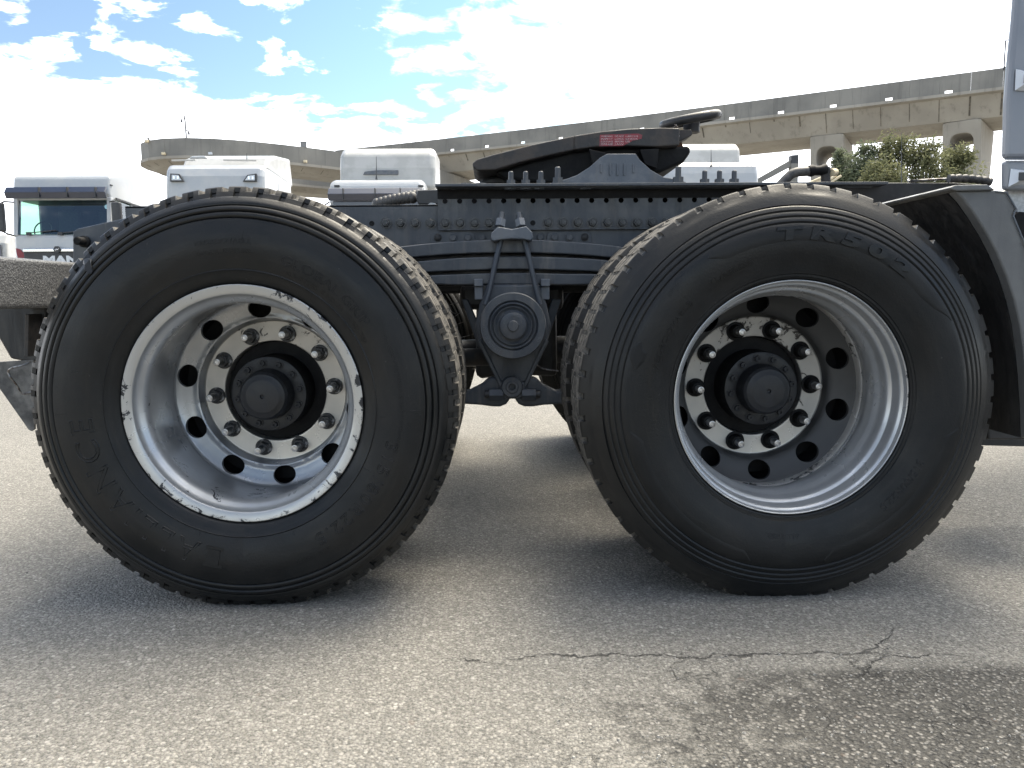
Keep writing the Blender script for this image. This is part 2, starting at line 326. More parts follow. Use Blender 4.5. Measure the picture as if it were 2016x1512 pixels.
# ================================================================ GROUND
def ground_material():
    m = bpy.data.materials.new('worn asphalt'); m.use_nodes = True; t = m.node_tree; p = t.nodes['Principled BSDF']
    c = t.nodes.new('ShaderNodeTexCoord'); s = t.nodes.new('ShaderNodeSeparateXYZ'); t.links.new(c.outputs['Object'], s.inputs[0])
    X, Y = s.outputs[0], s.outputs[1]
    def noise_(sc, det=4., ro=.6, dist=0.): 
        n = N(t, 'ShaderNodeTexNoise', i_Scale=sc, i_Detail=det, i_Roughness=ro, i_Distortion=dist); t.links.new(c.outputs['Object'], n.inputs['Vector']); return n.outputs[0]
    def vor(sc, out='Color'):
        n = N(t, 'ShaderNodeTexVoronoi', i_Scale=sc); n.feature = 'F1'; n.inputs['Randomness'].default_value = 1.
        t.links.new(c.outputs['Object'], n.inputs['Vector']); return n
    v = vor(150); sp = t.nodes.new('ShaderNodeSeparateColor'); t.links.new(v.outputs['Color'], sp.inputs[0])
    v2 = vor(340); sp2 = t.nodes.new('ShaderNodeSeparateColor'); t.links.new(v2.outputs['Color'], sp2.inputs[0])
    v3 = vor(95); sp3 = t.nodes.new('ShaderNodeSeparateColor'); t.links.new(v3.outputs['Color'], sp3.inputs[0])
    # coarse dark patch towards +X, near the camera
    pn = noise_(5., 5.)
    patch = math_(t, 'ADD', math_(t, 'ADD', math_(t, 'MULTIPLY', X, 1.0), math_(t, 'MULTIPLY', math_(t, 'ADD', Y, .42), -.9)), math_(t, 'MULTIPLY', math_(t, 'SUBTRACT', pn, .5), 1.3))
    patch = sstep(t, math_(t, 'ADD', patch, math_(t, 'MULTIPLY', math_(t, 'SUBTRACT', noise_(22., 5., .7), .5), .9)), .25, .75)
    patch = math_(t, 'MULTIPLY', patch, sstep(t, math_(t, 'ADD', Y, math_(t, 'MULTIPLY', pn, .10)), -.29, -.36))
    big = noise_(.9, 5.); mid = noise_(6., 4.); 
    base = mixc(t, sstep(t, big, .35, .68), (.19, .184, .170), (.25, .240, .216))
    base = mixc(t, sstep(t, mid, .56, .74, 0., .45), base, (.105, .103, .098))
    # stones: individual brightness
    st = math_(t, 'MULTIPLY', sp.outputs[0], sp.outputs[0])
    stone = mixc(t, st, (.065, .064, .062), (.46, .44, .40))
    col = mixc(t, .55, base, stone)
    col = mixc(t, sstep(t, v.outputs['Distance'], .42, .72, 0., .55), col, (.05, .048, .044))
    fine = mixc(t, sp2.outputs[0], (.07, .068, .062), (.42, .40, .35))
    col = mixc(t, .35, col, fine)
    pebble = math_(t, 'MULTIPLY', math_(t, 'GREATER_THAN', sp3.outputs[0], .88), math_(t, 'LESS_THAN', v3.outputs['Distance'], .42))
    col = mixc(t, math_(t, 'MULTIPLY', pebble, .65), col, mixc(t, sp3.outputs[1], (.13, .12, .11), (.50, .48, .44)))
    # patch stones
    pc = mixc(t, sstep(t, v3.outputs['Distance'], .20, .46), mixc(t, sp3.outputs[0], (.055, .053, .05), (.30, .285, .26)), (.018, .018, .018))
    pc = mixc(t, .15, pc, fine)
    col = mixc(t, math_(t, 'MULTIPLY', patch, .9), col, pc)
    # oil/tar smudges
    sm = noise_(17., 6., .7, .6); col = mixc(t, sstep(t, math_(t, 'ADD', sm, math_(t, 'MULTIPLY', big, .25)), .80, .86, 0., .6), col, (.05, .048, .046))
    # reddish specks
    col = mixc(t, math_(t, 'MULTIPLY', math_(t, 'GREATER_THAN', sp3.outputs[2], .999), .2), col, (.16, .10, .07))
    # cracks: a wandering line and two branches
    wn = noise_(3.2, 8., .66); wn2 = noise_(26., 6., .7)
    wob = math_(t, 'ADD', math_(t, 'MULTIPLY', math_(t, 'SUBTRACT', wn, .5), .16), math_(t, 'MULTIPLY', math_(t, 'SUBTRACT', wn2, .5), .035))
    def crack(x0, y0, x1, y1, w=.0022):
        k = (y1-y0)/(x1-x0)
        d = math_(t, 'ABSOLUTE', math_(t, 'ADD', math_(t, 'SUBTRACT', Y, math_(t, 'ADD', math_(t, 'MULTIPLY', math_(t, 'SUBTRACT', X, x0), k), y0)), wob))
        msk = math_(t, 'MULTIPLY', sstep(t, X, x0-.03, x0+.05), sstep(t, X, x1+.03, x1-.05))
        gap = sstep(t, wn2, .36, .46)
        return math_(t, 'MULTIPLY', math_(t, 'MULTIPLY', sstep(t, d, w*1.9, w*.3), msk), gap)
    c1 = crack(.02, -.295, .84, -.305); c2 = crack(.80, -.31, .93, -.19, .0018); c3 = crack(-.12, -.31, .02, -.33, .0012); c4 = crack(.84, -.31, 1.02, -.34, .0016); c5 = crack(.72, -.42, .86, -.30, .0016)
    crk = math_(t, 'MAXIMUM', math_(t, 'MAXIMUM', c1, c2), math_(t, 'MAXIMUM', math_(t, 'MAXIMUM', c3, c4), c5))
    # small craze cracks in the patch zone
    vc = N(t, 'ShaderNodeTexVoronoi', i_Scale=11.); vc.feature = 'DISTANCE_TO_EDGE'
    vadd = N(t, 'ShaderNodeVectorMath'); vadd.operation = 'ADD'; nv = N(t, 'ShaderNodeTexNoise', i_Scale=16., i_Detail=5.); t.links.new(c.outputs['Object'], nv.inputs['Vector'])
    vs = N(t, 'ShaderNodeVectorMath'); vs.operation = 'SCALE'; vs.inputs['Scale'].default_value = .12; t.links.new(nv.outputs['Color'], vs.inputs[0])
    t.links.new(c.outputs['Object'], vadd.inputs[0]); t.links.new(vs.outputs[0], vadd.inputs[1]); t.links.new(vadd.outputs[0], vc.inputs['Vector'])
    craze = math_(t, 'MULTIPLY', sstep(t, vc.outputs['Distance'], .035, .008), sstep(t, wn, .50, .62))
    craze = math_(t, 'MULTIPLY', craze, math_(t, 'MULTIPLY', sstep(t, Y, -.26, -.34), sstep(t, X, -.1, .35)))
    crk = math_(t, 'MAXIMUM', crk, math_(t, 'MULTIPLY', craze, .75))
    col = mixc(t, math_(t, 'MULTIPLY', crk, .72), col, (.030, .028, .026))
    t.links.new(col, p.inputs['Base Color']); p.inputs['Roughness'].default_value = .82; p.inputs['Specular IOR Level'].default_value = .35
    h = math_(t, 'ADD', math_(t, 'MULTIPLY', v.outputs['Distance'], -.9), math_(t, 'MULTIPLY', v2.outputs['Distance'], -.3))
    h = math_(t, 'ADD', h, math_(t, 'MULTIPLY', math_(t, 'MULTIPLY', v3.outputs['Distance'], -1.6), patch))
    h = math_(t, 'ADD', h, math_(t, 'MULTIPLY', crk, -2.2)); h = math_(t, 'ADD', h, math_(t, 'MULTIPLY', sp.outputs[1], .6))
    b = N(t, 'ShaderNodeBump', i_Strength=1.0, i_Distance=.0040); t.links.new(h, b.inputs['Height']); t.links.new(b.outputs[0], p.inputs['Normal'])
    return m
gm = ground_material()
g = obj('ground', mesh('ground', [(-900, -60, 0), (900, -60, 0), (900, 1500, 0), (-900, 1500, 0)], [(0, 1, 2, 3)], [gm])); g['kind'] = 'structure'
# loose grit on the asphalt: real little stones
def pebbles():
    v = []; f = []
    for i in range(2600):
        x = random.uniform(-1.6, 2.2); y = random.uniform(-.85, 1.8)
        if random.random() < .35: x = random.uniform(.1, 1.1); y = random.uniform(-.75, -.3)
        r_ = random.uniform(.0010, .0030)*(1.5 if random.random() < .07 else 1); a = random.uniform(0, PI); e = random.uniform(.55, 1.)
        b = len(v); h = r_*random.uniform(.5, .9)
        for k in range(5):
            q = a+2*PI*k/5; rr = r_*random.uniform(.8, 1.15); v.append((x+rr*math.cos(q), y+rr*e*math.sin(q), .0002))
        for k in range(5):
            q = a+2*PI*k/5+.3; rr = r_*.6*random.uniform(.8, 1.15); v.append((x+rr*math.cos(q), y+rr*e*math.sin(q), h))
        f += [(b+k, b+(k+1) % 5, b+5+(k+1) % 5, b+5+k) for k in range(5)]+[tuple(b+5+k for k in range(5))]
    m = mat('grit', (.12, .115, .105), .85, base2=(.42, .40, .36), scale=110, lo=.4, hi=.62)
    o = obj('grit', mesh('grit', v, f, [m])); o['kind'] = 'stuff'; o['label'] = 'loose grit scattered on the grey asphalt'; o['category'] = 'grit'
pebbles()

# ================================================================ TRUCK IN FRONT
truck = thing('semi_truck', 'grey tractor unit chassis with tandem dual wheels and fifth wheel, closest to the camera', 'truck', (0, 0, 0))
XL, XR, ZC = -.6283, .7465, .525
CY = 1.22                                  # centre line of the truck

def sidewall(style):
    if style == 'L':
        return [(.290, .030), (.2925, .012), (.2990, .003), (.3025, -.003), (.308, -.008), (.320, -.0140), (.3305, -.0175), (.3325, -.0197), (.3350, -.0180), (.345, -.0215),
                (.36, -.026), (.375, -.0288), (.39, -.0305), (.405, -.0308), (.42, -.0295), (.432, -.0270), (.4400, -.0250), (.4480, -.0232), (.4540, -.0214), (.4562, -.0160), (.4582, -.0182), (.4620, -.0200), (.4665, -.0192), (.4698, -.0168), (.4715, -.0112), (.4735, -.0140), (.4775, -.0158), (.4820, -.0142), (.4850, -.0112),
                (.4868, -.0062), (.4885, -.0082), (.4920, -.0086), (.4960, -.0068), (.5000, -.0030), (.5040, .0010), (.5090, .0060),
                (.5095, .0080), (.5215, .0150), (.5220, .0170), (.5330, .0245), (.5357, .0285)]
    return [(.290, .030), (.2925, .012), (.2985, .003), (.3020, -.004), (.3050, -.0052), (.3070, -.0090), (.3120, -.0095), (.3140, -.0130), (.3250, -.0160), (.3400, -.0205),
            (.36, -.0265), (.375, -.0290), (.39, -.0305), (.405, -.0308), (.4150, -.0300), (.4220, -.0290), (.4320, -.0265), (.4355, -.0230), (.4395, -.0250), (.4465, -.0230), (.4500, -.0190),
            (.4540, -.0208), (.4605, -.0185), (.4640, -.0142), (.4680, -.0158), (.4740, -.0125), (.4770, -.0105), (.4785, -.0065), (.4810, -.0080), (.4930, -.0020), (.5020, .0035), (.5090, .0080),
            (.5095, .0085), (.5215, .0165), (.5220, .0170), (.5330, .0235), (.5357, .0275)]
def ysurf(style, r_):
    p = sidewall(style)[3:]
    return float(np.interp(r_, [a[0] for a in p], [a[1] for a in p]))
def tyre_mesh(style, pitches=58):
    side = sidewall(style); k0 = len(side)
    y0 = side[-1][1]; y1 = .255-y0
    tread = []                             # (r, y, type) across the tread
    g = [(.072, .080), (.122, .132), (.175, .183)]
    tread.append((.5357, y0+.010, 's')); tread.append((.536, y0+.022, 's'))
    for a, b in g:
        tread += [(.5362, a-.008, 'b'), (.5362, a, 'g0'), (.524, a+.002, 'gb'), (.524, b-.002, 'gb'), (.5362, b, 'g0'), (.5362, b+.008, 'b')]
    tread += [(.536, y1-.022, 's'), (.5357, y1-.010, 's')]
    back = [(r_, .255-y, '') for r_, y in side[::-1]]
    prof = [(r_, y, 'e' if i >= k0-5 else ('w' if i == k0-6 else '')) for i, (r_, y) in enumerate(side)]+tread+[(r_, y, 'e' if i < 3 else '') for i, (r_, y, _) in enumerate(back)]
    fr = [0., .012, .15, .288, .30, .50, .512, .75, .762]
    nt_ = len(fr); n = pitches*nt_; v = []
    jit = [random.uniform(-.05, .05) for _ in range(pitches)]
    kk = len(prof)
    for j, (r_, y_, ty) in enumerate(prof):
        for i in range(n):
            pi_, fi = divmod(i, nt_); a = 2*PI*(pi_+fr[fi])/pitches
            r2, y2 = r_, y_
            incut = 1 <= fi <= 3 
            if j < k0 and ty == 'e' and j >= k0-3 and incut: r2 = r_-.0115*(1 if j > k0-3 else .35); 
            if ty == 's' and incut: r2 = r_-.0115
            if style == 'L' and j < k0 and j in (k0-5, k0-4) and fi in (6, 7): y2 = y_+.010
            if style == 'L' and j < k0 and j == k0-3 and fi in (6, 7): y2 = y_+.005
            if j > k0+2 and ty == 'e' and incut: r2 = r_-.010
            if ty in ('g0', 'gb', 'b'):
                z = (abs(((fi/nt_)*2) % 2-1)-.5)*.010; y2 = y_+z
                if ty == 'b' and fi in (4, 5): r2 = r_-.006
            r2 += .0007*noise.noise(Vector((math.cos(a)*6, math.sin(a)*6, j*.3))) if r_ > .5 else 0
            v.append((r2*math.cos(a), y2, r2*math.sin(a)))
    f = []; idx = []
    for j in range(kk-1):
        istread = k0-1 <= j < k0+len(tread)
        for i in range(n):
            f.append((j*n+i, j*n+(i+1) % n, (j+1)*n+(i+1) % n, (j+1)*n+i)); idx.append(1 if istread else 0)
    return mesh('tyre', v, f, ['rubber', 'tread'], 38, idx)
tyL, tyR = tyre_mesh('L'), tyre_mesh('R')

NR = 160
barrelL = [(.2860, .060), (.2935, .012), (.2970, .004), (.2985, -.0005), (.2978, -.0040), (.2960, -.0050), (.2900, -.0042), (.2800, -.0018), (.2748, .0005), (.2734, .0022), (.2728, .0060), (.2705, .014), (.2650, .021), (.2600, .026), (.2555, .032), (.2525, .040), (.2515, .050),
           (.2530, .064), (.2560, .085), (.2590, .110), (.2630, .140), (.2670, .170), (.2700, .200), (.2705, .220), (.2685, .240), (.2672, .300)]
barrelR = [(.2860, .060), (.2935, .008), (.2965, .002), (.2985, -.0005), (.2980, -.0032), (.2962, -.0040), (.2945, -.0025), (.2932, .003), (.2915, .009), (.2875, .012), (.2848, .016), (.2835, .024), (.2830, .038), (.2805, .046), (.2740, .051), (.2712, .057), (.2702, .068), (.2700, .078),
           (.2670, .088), (.2618, .096), (.2598, .106), (.2595, .122), (.2605, .140), (.2650, .158), (.2710, .172), (.2765, .186), (.2790, .202), (.2790, .230), (.2770, .300)]
backb = [(.2672, .300), (.262, .330)]
discprofL = [(.2680, .236), (.2640, .243), (.2580, .248), (.2480, .252), (.2340, .256), (.2230, .260), (.2150, .2585), (.2110, .256), (.2075, .259), (.2050, .268), (.2035, .280), (.2010, .2865)]
discprofR = [(.2775, .214), (.2720, .220), (.2640, .226), (.2550, .233), (.2450, .240), (.2340, .246), (.2230, .252), (.2130, .258), (.2075, .265), (.2045, .272), (.2025, .280), (.2010, .2865)]
def disc_mesh(prof, nh=10, hr=.0325, rc=.241, phase=0., mats=('discL', 'black')):
    rs = [p[0] for p in prof][::-1]; ys = [p[1] for p in prof][::-1]
    yf = lambda r_: float(np.interp(r_, rs, ys))
    r1, r2 = .2075, .2635; r1 = min(r1, rs[-1]); r2 = min(r2, rs[-1]); v = []; f = []; idx = []
    for h in range(nh):
        a0 = phase+2*PI*h/nh; ha = PI/nh; n = 32; b = len(v); rings = 5
        for k in range(n):
            t = 2*PI*k/n; cx_, cz_ = math.cos(t), math.sin(t)
            # rectangle boundary in (angle, radius)
            s_ = 1/max(abs(cx_), abs(cz_)); 
            oa, orr = a0+ha*cx_*s_, (r1+r2)/2+(r2-r1)/2*cz_*s_
            # the hole: circle in the (tangential, radial) plane
            ia, ir = a0+hr*cx_/rc, rc+hr*.80*cz_-.004
            for q in range(rings):
                w = q/(rings-1); aa = ia*(1-w)+oa*w; rr = ir*(1-w)+orr*w; v.append((rr*math.cos(aa), yf(rr), rr*math.sin(aa)))
            aa, rr = ia, ir; v.append((rr*math.cos(aa), yf(rr)+.012, rr*math.sin(aa)))
        st = rings+1
        for k in range(n):
            k2 = (k+1) % n
            for q in range(rings-1):
                f.append((b+k*st+q, b+k*st+q+1, b+k2*st+q+1, b+k2*st+q)); idx.append(0)
            f.append((b+k*st+rings, b+k*st, b+k2*st, b+k2*st+rings)); idx.append(0)
    # outer and inner bands
    for sub in ([p for p in prof if p[0] > r2]+[(r2, yf(r2))], [(r1, yf(r1))]+[p for p in prof if p[0] < r1]):
        vv, ff = lathe(sub, 320); b = len(v); v += vv; f += [tuple(i+b for i in q) for q in ff]; idx += [0]*len(ff)
    me = mesh('disc', v, f, [mats[0]], 40)
    bm = bmesh.new(); bm.from_mesh(me); bmesh.ops.remove_doubles(bm, verts=bm.verts, dist=1e-5); bmesh.ops.recalc_face_normals(bm, faces=bm.faces); bm.to_mesh(me); bm.free()
    return finish(me, 40)
def flange_mesh():
    v = []; f = []; v1, f1 = lathe([(.2015, .2865), (.1985, .2900), (.1960, .2905), (.1500, .2905), (.1450, .2912), (.1430, .2935), (.1428, .330)], NR)
    return mesh('bolt_flange', v1, f1, 'flange', 35)
hubm = MB().lathe([(.140, .330), (.140, .318), (.106, .318), (.104, .232), (.1025, .2225), (.098, .221), (.0735, .221), (.0705, .2215), (.0690, .216), (.0675, .186), (.0650, .172), (.0590, .165), (.0500, .1625), (.0460, .1600), (.0420, .159), (.0060, .1585), (.0050, .1600), (.0045, .164), (.0005, .165)], 96)
hub_me = mesh('hub', hubm.v, hubm.f, ['hub', 'black'], 30, [1 if hubm.v[q[0]][1] > .2235 else 0 for q in hubm.f])
boreback = mesh('brake_drum', *lathe([(.1428, .331), (.139, .334), (.10, .336)], 96), 'black', 30)
hb = MB(); hb.lathe([(.0125, 0), (.0125, -.002), (.0005, -.002)], 16); hb.lathe([(.0088, -.002), (.0088, -.0085), (.0078, -.0095), (.0040, -.0095), (.0035, -.006), (.0005, -.006)], 6)
hubbolt_me = mesh('hub_bolt', hb.v, hb.f, 'hub', 30)
nb = MB(); nb.lathe([(.0235, -.0005), (.0235, -.005), (.0222, -.006), (.0165, -.006)], 32); nb.lathe([(.0180, -.005), (.0180, -.022), (.0165, -.0240), (.0125, -.0242), (.0118, -.0235), (.0110, -.0235)], 6)
nut_me = mesh('wheel_nut', nb.v, nb.f, 'nut', 30)
nbb = MB(); nbb.lathe([(.0270, -.0005), (.0270, -.0030), (.0252, -.0035), (.0200, -.0035), (.0195, -.010), (.0185, -.026), (.0165, -.030), (.012, -.031), (.0105, -.031)], 28)
nut2_me = mesh('wheel_nut', nbb.v, nbb.f, 'black', 30)
sb = MB(); pr = [(.0105, -.02)]
for k in range(9): pr += [(.0105, -.024-k*.0035), (.0098, -.0258-k*.0035)]
pr += [(.0104, -.0565), (.0104, -.0600), (.0090, -.0625), (.0060, -.0630), (.0050, -.0620), (.0005, -.0620)]
sb.lathe(pr, 16); stud_me = mesh('wheel_stud', sb.v, sb.f, 'stud', 25)

def arc_text(parent, s, size, rad, deg, style, ext=.0016, outline=0., spacing=1., shear=0., name='raised_lettering', m='rubber', span=None, space=1., bold=0.):
    """text on the sidewall, tops outward, its middle at deg clockwise from the top"""
    v, f = text_mesh(s, size, ext, outline, space, bold)
    if span: spacing = R(span)*rad/max(a[0] for a in v)
    w = max(a[0] for a in v)*spacing; h = size*.7; out = []
    for x, y, z in v:
        a = R(deg)+(x*spacing+shear*y-w/2)/rad; r_ = rad+y-h/2
        out.append((r_*math.sin(a), ysurf(style, r_)-z-.0002, r_*math.cos(a)))
    return obj(name, mesh(name, out, [tuple(reversed(q)) for q in f], m), parent)
def arc_panel(parent, style, outline, m='panel', off=.0011, n=60):
    """outline: function of u in 0..1 -> (deg0.. ) grid patch; given as list of (deg, r_in, r_out)"""
    v = []; f = []; rows = 7; degs = [o[0] for o in outline]
    D = np.linspace(degs[0], degs[-1], n)
    ri = np.interp(D, degs, [o[1] for o in outline]); ro = np.interp(D, degs, [o[2] for o in outline])
    for d_, a, b in zip(D, ri, ro):
        for k in range(rows):
            r_ = a+(b-a)*k/(rows-1); e = 0 if k in (0, rows-1) or d_ in (D[0], D[-1]) else off
            v.append((r_*math.sin(R(d_)), ysurf(style, r_)-(off if 0 < k < rows-1 else .0000), r_*math.cos(R(d_))))
    # tight edge rows
    for i in range(n-1):
        for k in range(rows-1):
            f.append((i*rows+k, i*rows+k+1, (i+1)*rows+k+1, (i+1)*rows+k))
    return obj('sidewall_panel', mesh('sidewall_panel', v, [tuple(reversed(q)) for q in f], m, 60), parent)

def outer_wheel(x, style):
    barrel = barrelL if style == 'L' else barrelR
    w = obj('wheel', mesh('wheel', *lathe([q for q in barrel if q[1] < .246], NR*2), 'rimL' if style == 'L' else 'rimR', 35), truck, (x, 0, ZC))
    w['label'] = 'silver rim with white chipped lip, rear axle' if style == 'L' else 'silver rim with dark dished disc, front drive axle'
    obj('barrel_back', BBK, w)
    ty = obj('tyre', tyL if style == 'L' else tyR, w, rot=(0, R(random.uniform(0, 6)), 0))
    ph = R(24) if style == 'L' else R(20)
    d_ = obj('disc', disc_mesh(discprofL if style == 'L' else discprofR, phase=ph, mats=('discL',) if style == 'L' else ('discR',)), w)
    fo = obj('bolt_flange', FL if style == 'L' else FLR, w); obj('hub', hub_me, w); obj('brake_drum', boreback, w)
    if style == 'R':
        vv, ff = lathe([(.2792, .204), (.2775, .198), (.2745, .197), (.2720, .200), (.2705, .208), (.2700, .224)], 200)
        vv = [(a[0]*(1+.002*noise.noise(Vector(a)*30)), a[1], a[2]*(1+.002*noise.noise(Vector(a)*30))) for a in vv]
        obj('weld_ridge', mesh('weld_ridge', vv, ff, 'ridge', 50), w)
    for k in range(10):
        # stud angles read from the photograph: one stud 18 degrees off the vertical on each side
        a = R(76+36*k) if style == 'L' else R(73+36*k)
        p = (.1675*math.cos(a), .2905, .1675*math.sin(a))
        obj('wheel_nut', nut_me if style == 'L' else nut2_me, w, p, rot=(0, random.uniform(0, 1), 0)); obj('wheel_stud', stud_me, w, (p[0], p[1], p[2]))
    for k in range(12):
        a = R(9+30*k); obj('hub_bolt', hubbolt_me, w, (.0862*math.cos(a), .2205, .0862*math.sin(a)), rot=(0, random.uniform(0, 1), 0))
    return w, ty
BBK = mesh('barrel_back', *lathe([(.2800, .236), (.2800, .300), (.262, .330), (.200, .333), (.143, .333)], 96), 'black', 40)  # rear of the barrel blackened as the shade seen through the hand holes
FL = flange_mesh(); FLR = FL.copy(); FLR.materials[0] = M['flangeR']
wl, tl = outer_wheel(XL, 'L'); wr_, tr_ = outer_wheel(XR, 'R')
# writing moulded on the tyres
arc_text(wl, 'ALLIANCE', .078, .388, 232, 'L', outline=.0016, span=68, space=1.25)
lg = MB()
for r1_, r2_, a1, a2, e in ((.362, .414, 188.8, 195.6, .0012), (.369, .407, 190.0, 194.6, .0024)):
    vv = []
    for e_ in (0., e):
        for (rr, aa) in ((r1_, a1), (r1_, a2), (r2_, a2), (r2_, a1)): vv.append((rr*math.sin(R(aa)), ysurf('L', rr)-e_, rr*math.cos(R(aa))))
    lg.add(vv, [(4, 5, 6, 7), (0, 1, 5, 4), (1, 2, 6, 5), (2, 3, 7, 6), (3, 0, 4, 7)])
lg.build('raised_logo', 'panel', wl)
arc_text(wl, '315/80R22.5', .044, .384, 128, 'L', outline=.0009, span=49, space=1.2)
arc_text(wl, 'REGROOVABLE', .017, .402, -3, 'L', ext=.0008, spacing=1.15); arc_text(wl, 'RADIAL TUBELESS', .015, .378, -3, 'L', ext=.0008, spacing=1.1)
arc_text(wl, 'GLOBAL GRIP', .034, .375, 38, 'L', outline=.0006, spacing=1.25)
arc_text(wl, 'ALL STEEL RADIAL TUBELESS', .014, .348, 42, 'L', ext=.0007, spacing=1.5)
arc_text(wl, 'DO NOT OVERINFLATE  SAFETY WARNING', .013, .397, 86, 'L', ext=.0006, spacing=1.2)
arc_text(wl, '18 PR 154/150', .014, .415, 156, 'L', ext=.0006, spacing=1.2)
for deg, ra, rb in ((95, .335, .358), (4, .395, .425), (62, .335, .35), (92, .40, .44), (268, .42, .45), (252, .455, .475), (283, .385, .41), (160, .335, .35), (200, .335, .347), (118, .335, .36), (48, .44, .46)):
    sm = MB(); a = R(deg); sm.tube([(r_*math.sin(a), ysurf('L', r_)-.0002, r_*math.cos(a)) for r_ in np.linspace(ra, rb, 6)], .0007, 5); sm.build('mould_seam', 'rubber', wl)
arc_panel(wr_, 'R', [(-33, .418, .418), (-30.5, .405, .431), (-27, .392, .4325), (50, .392, .4325), (56, .402, .4325), (62, .427, .431), (63, .429, .430)], 'panel')
arc_text(wr_, 'TR502', .042, .412, 16, 'R', ext=.0040, span=49, space=1.5, bold=.0022, shear=.2, m='rubber')
arc_text(wr_, 'REGROOVABLE', .020, .362, -62, 'R', ext=.0010, spacing=1.35); arc_text(wr_, 'TUBELESS', .020, .362, -28, 'R', ext=.0010, spacing=1.4)
arc_text(wr_, 'OTR', .016, .415, -48, 'R', ext=.0008, spacing=1.3)
arc_text(wr_, '315/80R22.5', .026, .362, 128, 'R', outline=.0006, spacing=1.2); arc_text(wr_, 'ALL STEEL', .016, .350, 183, 'R', ext=.0008, spacing=1.2)
arc_panel(wr_, 'R', [(-79, .410, .412), (-75, .392, .430), (-50-22, .392, .4315), (-71, .405, .428), (-69, .413, .418)], 'panel')
arc_panel(wr_, 'R', [(100, .420, .431), (104, .392, .4315), (164, .392, .4315), (168, .420, .431)], 'panel')
arc_panel(wr_, 'R', [(194, .423, .430), (197, .400, .4315), (256, .392, .4315), (260, .418, .428)], 'panel')

tear = MB(); tv = []; to = [(-47.2, .478), (-46.2, .470), (-45.4, .473), (-44.9, .481), (-44.6, .489), (-43.8, .493), (-44.0, .502), (-44.6, .512), (-45.8, .517), (-46.6, .510), (-46.3, .500), (-47.0, .492), (-46.8, .485)]
for e_ in (-.002, .0045):
    for dg, rr in to: tv.append((rr*math.sin(R(dg)), ysurf('L', rr)-e_, rr*math.cos(R(dg))))
nn_ = len(to); tear.add(tv, [tuple(range(2*nn_-1, nn_-1, -1))]+[(k, k+nn_, (k+1) % nn_+nn_, (k+1) % nn_) for k in range(nn_)]); to_ = tear.build('torn_rubber', 'rubber', wl, bevel=.001)
# inner and far side wheels
inrim = [(.2930, .262), (.2985, .2555), (.2900, .250), (.2830, .235), (.2740, .215), (.2600, .190), (.2600, .120), (.2700, .07), (.2840, .03), (.2935, .008), (.2985, .0), (.2925, -.003), (.288, .014), (.2750, .06), (.2580, .115), (.2560, .19), (.262, .2300)]
inr_me = mesh('wheel', *lathe(inrim, 96), 'black', 40)
ind_me = mesh('disc', *lathe([(.262, -.03), (.20, -.022), (.143, -.022), (.143, .03)], 96), 'black', 40)  # inner rim and disc black too, keeping the hand holes in painted shade
drum_me = mesh('brake_drum', *lathe([(.10, .01), (.205, .01), (.212, .02), (.212, .25), (.10, .255)], 64), 'dark', 40)
def inner_wheel(x, ty, far=False, yy=.35):
    w = obj('wheel', inr_me, truck, (x, yy if not far else 2*CY-yy, ZC), rot=(0, 0, PI if far else 0))
    obj('tyre', ty, w, rot=(0, R(random.uniform(0, 20)), 0)); obj('disc', ind_me, w); obj('brake_drum', drum_me, w)
inner_wheel(XL, tyL); inner_wheel(XR, tyR); inner_wheel(XL, tyL, True); inner_wheel(XR, tyR, True)
for x, ty in ((XL, tyL), (XR, tyR)):
    w = obj('wheel', mesh('wheel', *lathe(barrelL+backb, 96), 'rimR', 35), truck, (x, 2*CY, ZC), rot=(0, 0, PI))
    obj('tyre', ty, w, rot=(0, .1, 0)); obj('disc', mesh('disc', *lathe(discprofL, 96), 'discL', 40), w); obj('bolt_flange', FL, w); obj('hub', hub_me, w)

# ---- axles and underbody
for x in (XL, XR):
    ax = MB(); ax.tube([(x, .34, ZC), (x, 2.1, ZC)], .065, 20); ax.lathe([(.07, -.16), (.15, -.12), (.19, -.04), (.19, .04), (.15, .12), (.07, .16)], 24, (x, CY, ZC)); ax.build('axle', 'dark', truck, 40)
MB().tube([(XL, CY, ZC+.02), (XR, CY, ZC+.06)], .055, 16).build('propeller_shaft', 'dark', truck, 40)
MB().tube([(XR+.1, CY, ZC+.08), (3.0, CY, .72)], .055, 16).build('propeller_shaft', 'dark', truck, 40)
tb = MB(); tb.prism(pz(1.0, (938, 560), (1096, 560), (1098, 742), (1000, 738), (950, 746), (936, 742)), 1.0, 1.5); tb.build('trunnion_crossmember', 'dark', truck, bevel=.02)
MB().prism(pz(.9, (905, 560), (1110, 560), (1110, 610), (905, 610)), .9, 1.6).build('spring_support', 'dark', truck, bevel=.02)
MB().tube([at(880, 703, .95), at(985, 703, .95)], .033, 14).build('tie_rod', 'grease', truck, 40)
MB().box(-1.05, 2.2, .95, 1.0, .80, 1.0).build('air_tank_shield', 'dark', truck, bevel=.01)
wr = MB(); wr.tube(smoothpath([at(1048, 716, .8), at(1058, 719, .8), at(1070, 726, .8), at(1100, 731, .8)], 5), .003, 6); wr.build('brake_cable', 'chain', truck, 40)
for k, (a, b) in enumerate((((888, 612), (897, 618)), ((893, 625), (904, 617)), ((895, 640), (912, 634)), ((905, 665), (925, 660)), ((886, 600), (902, 596)))):
    MB().tube([at(a[0], a[1], .7), at(b[0], b[1], .66)], .0012, 4).build('cut_cable_tie', 'chain', truck)

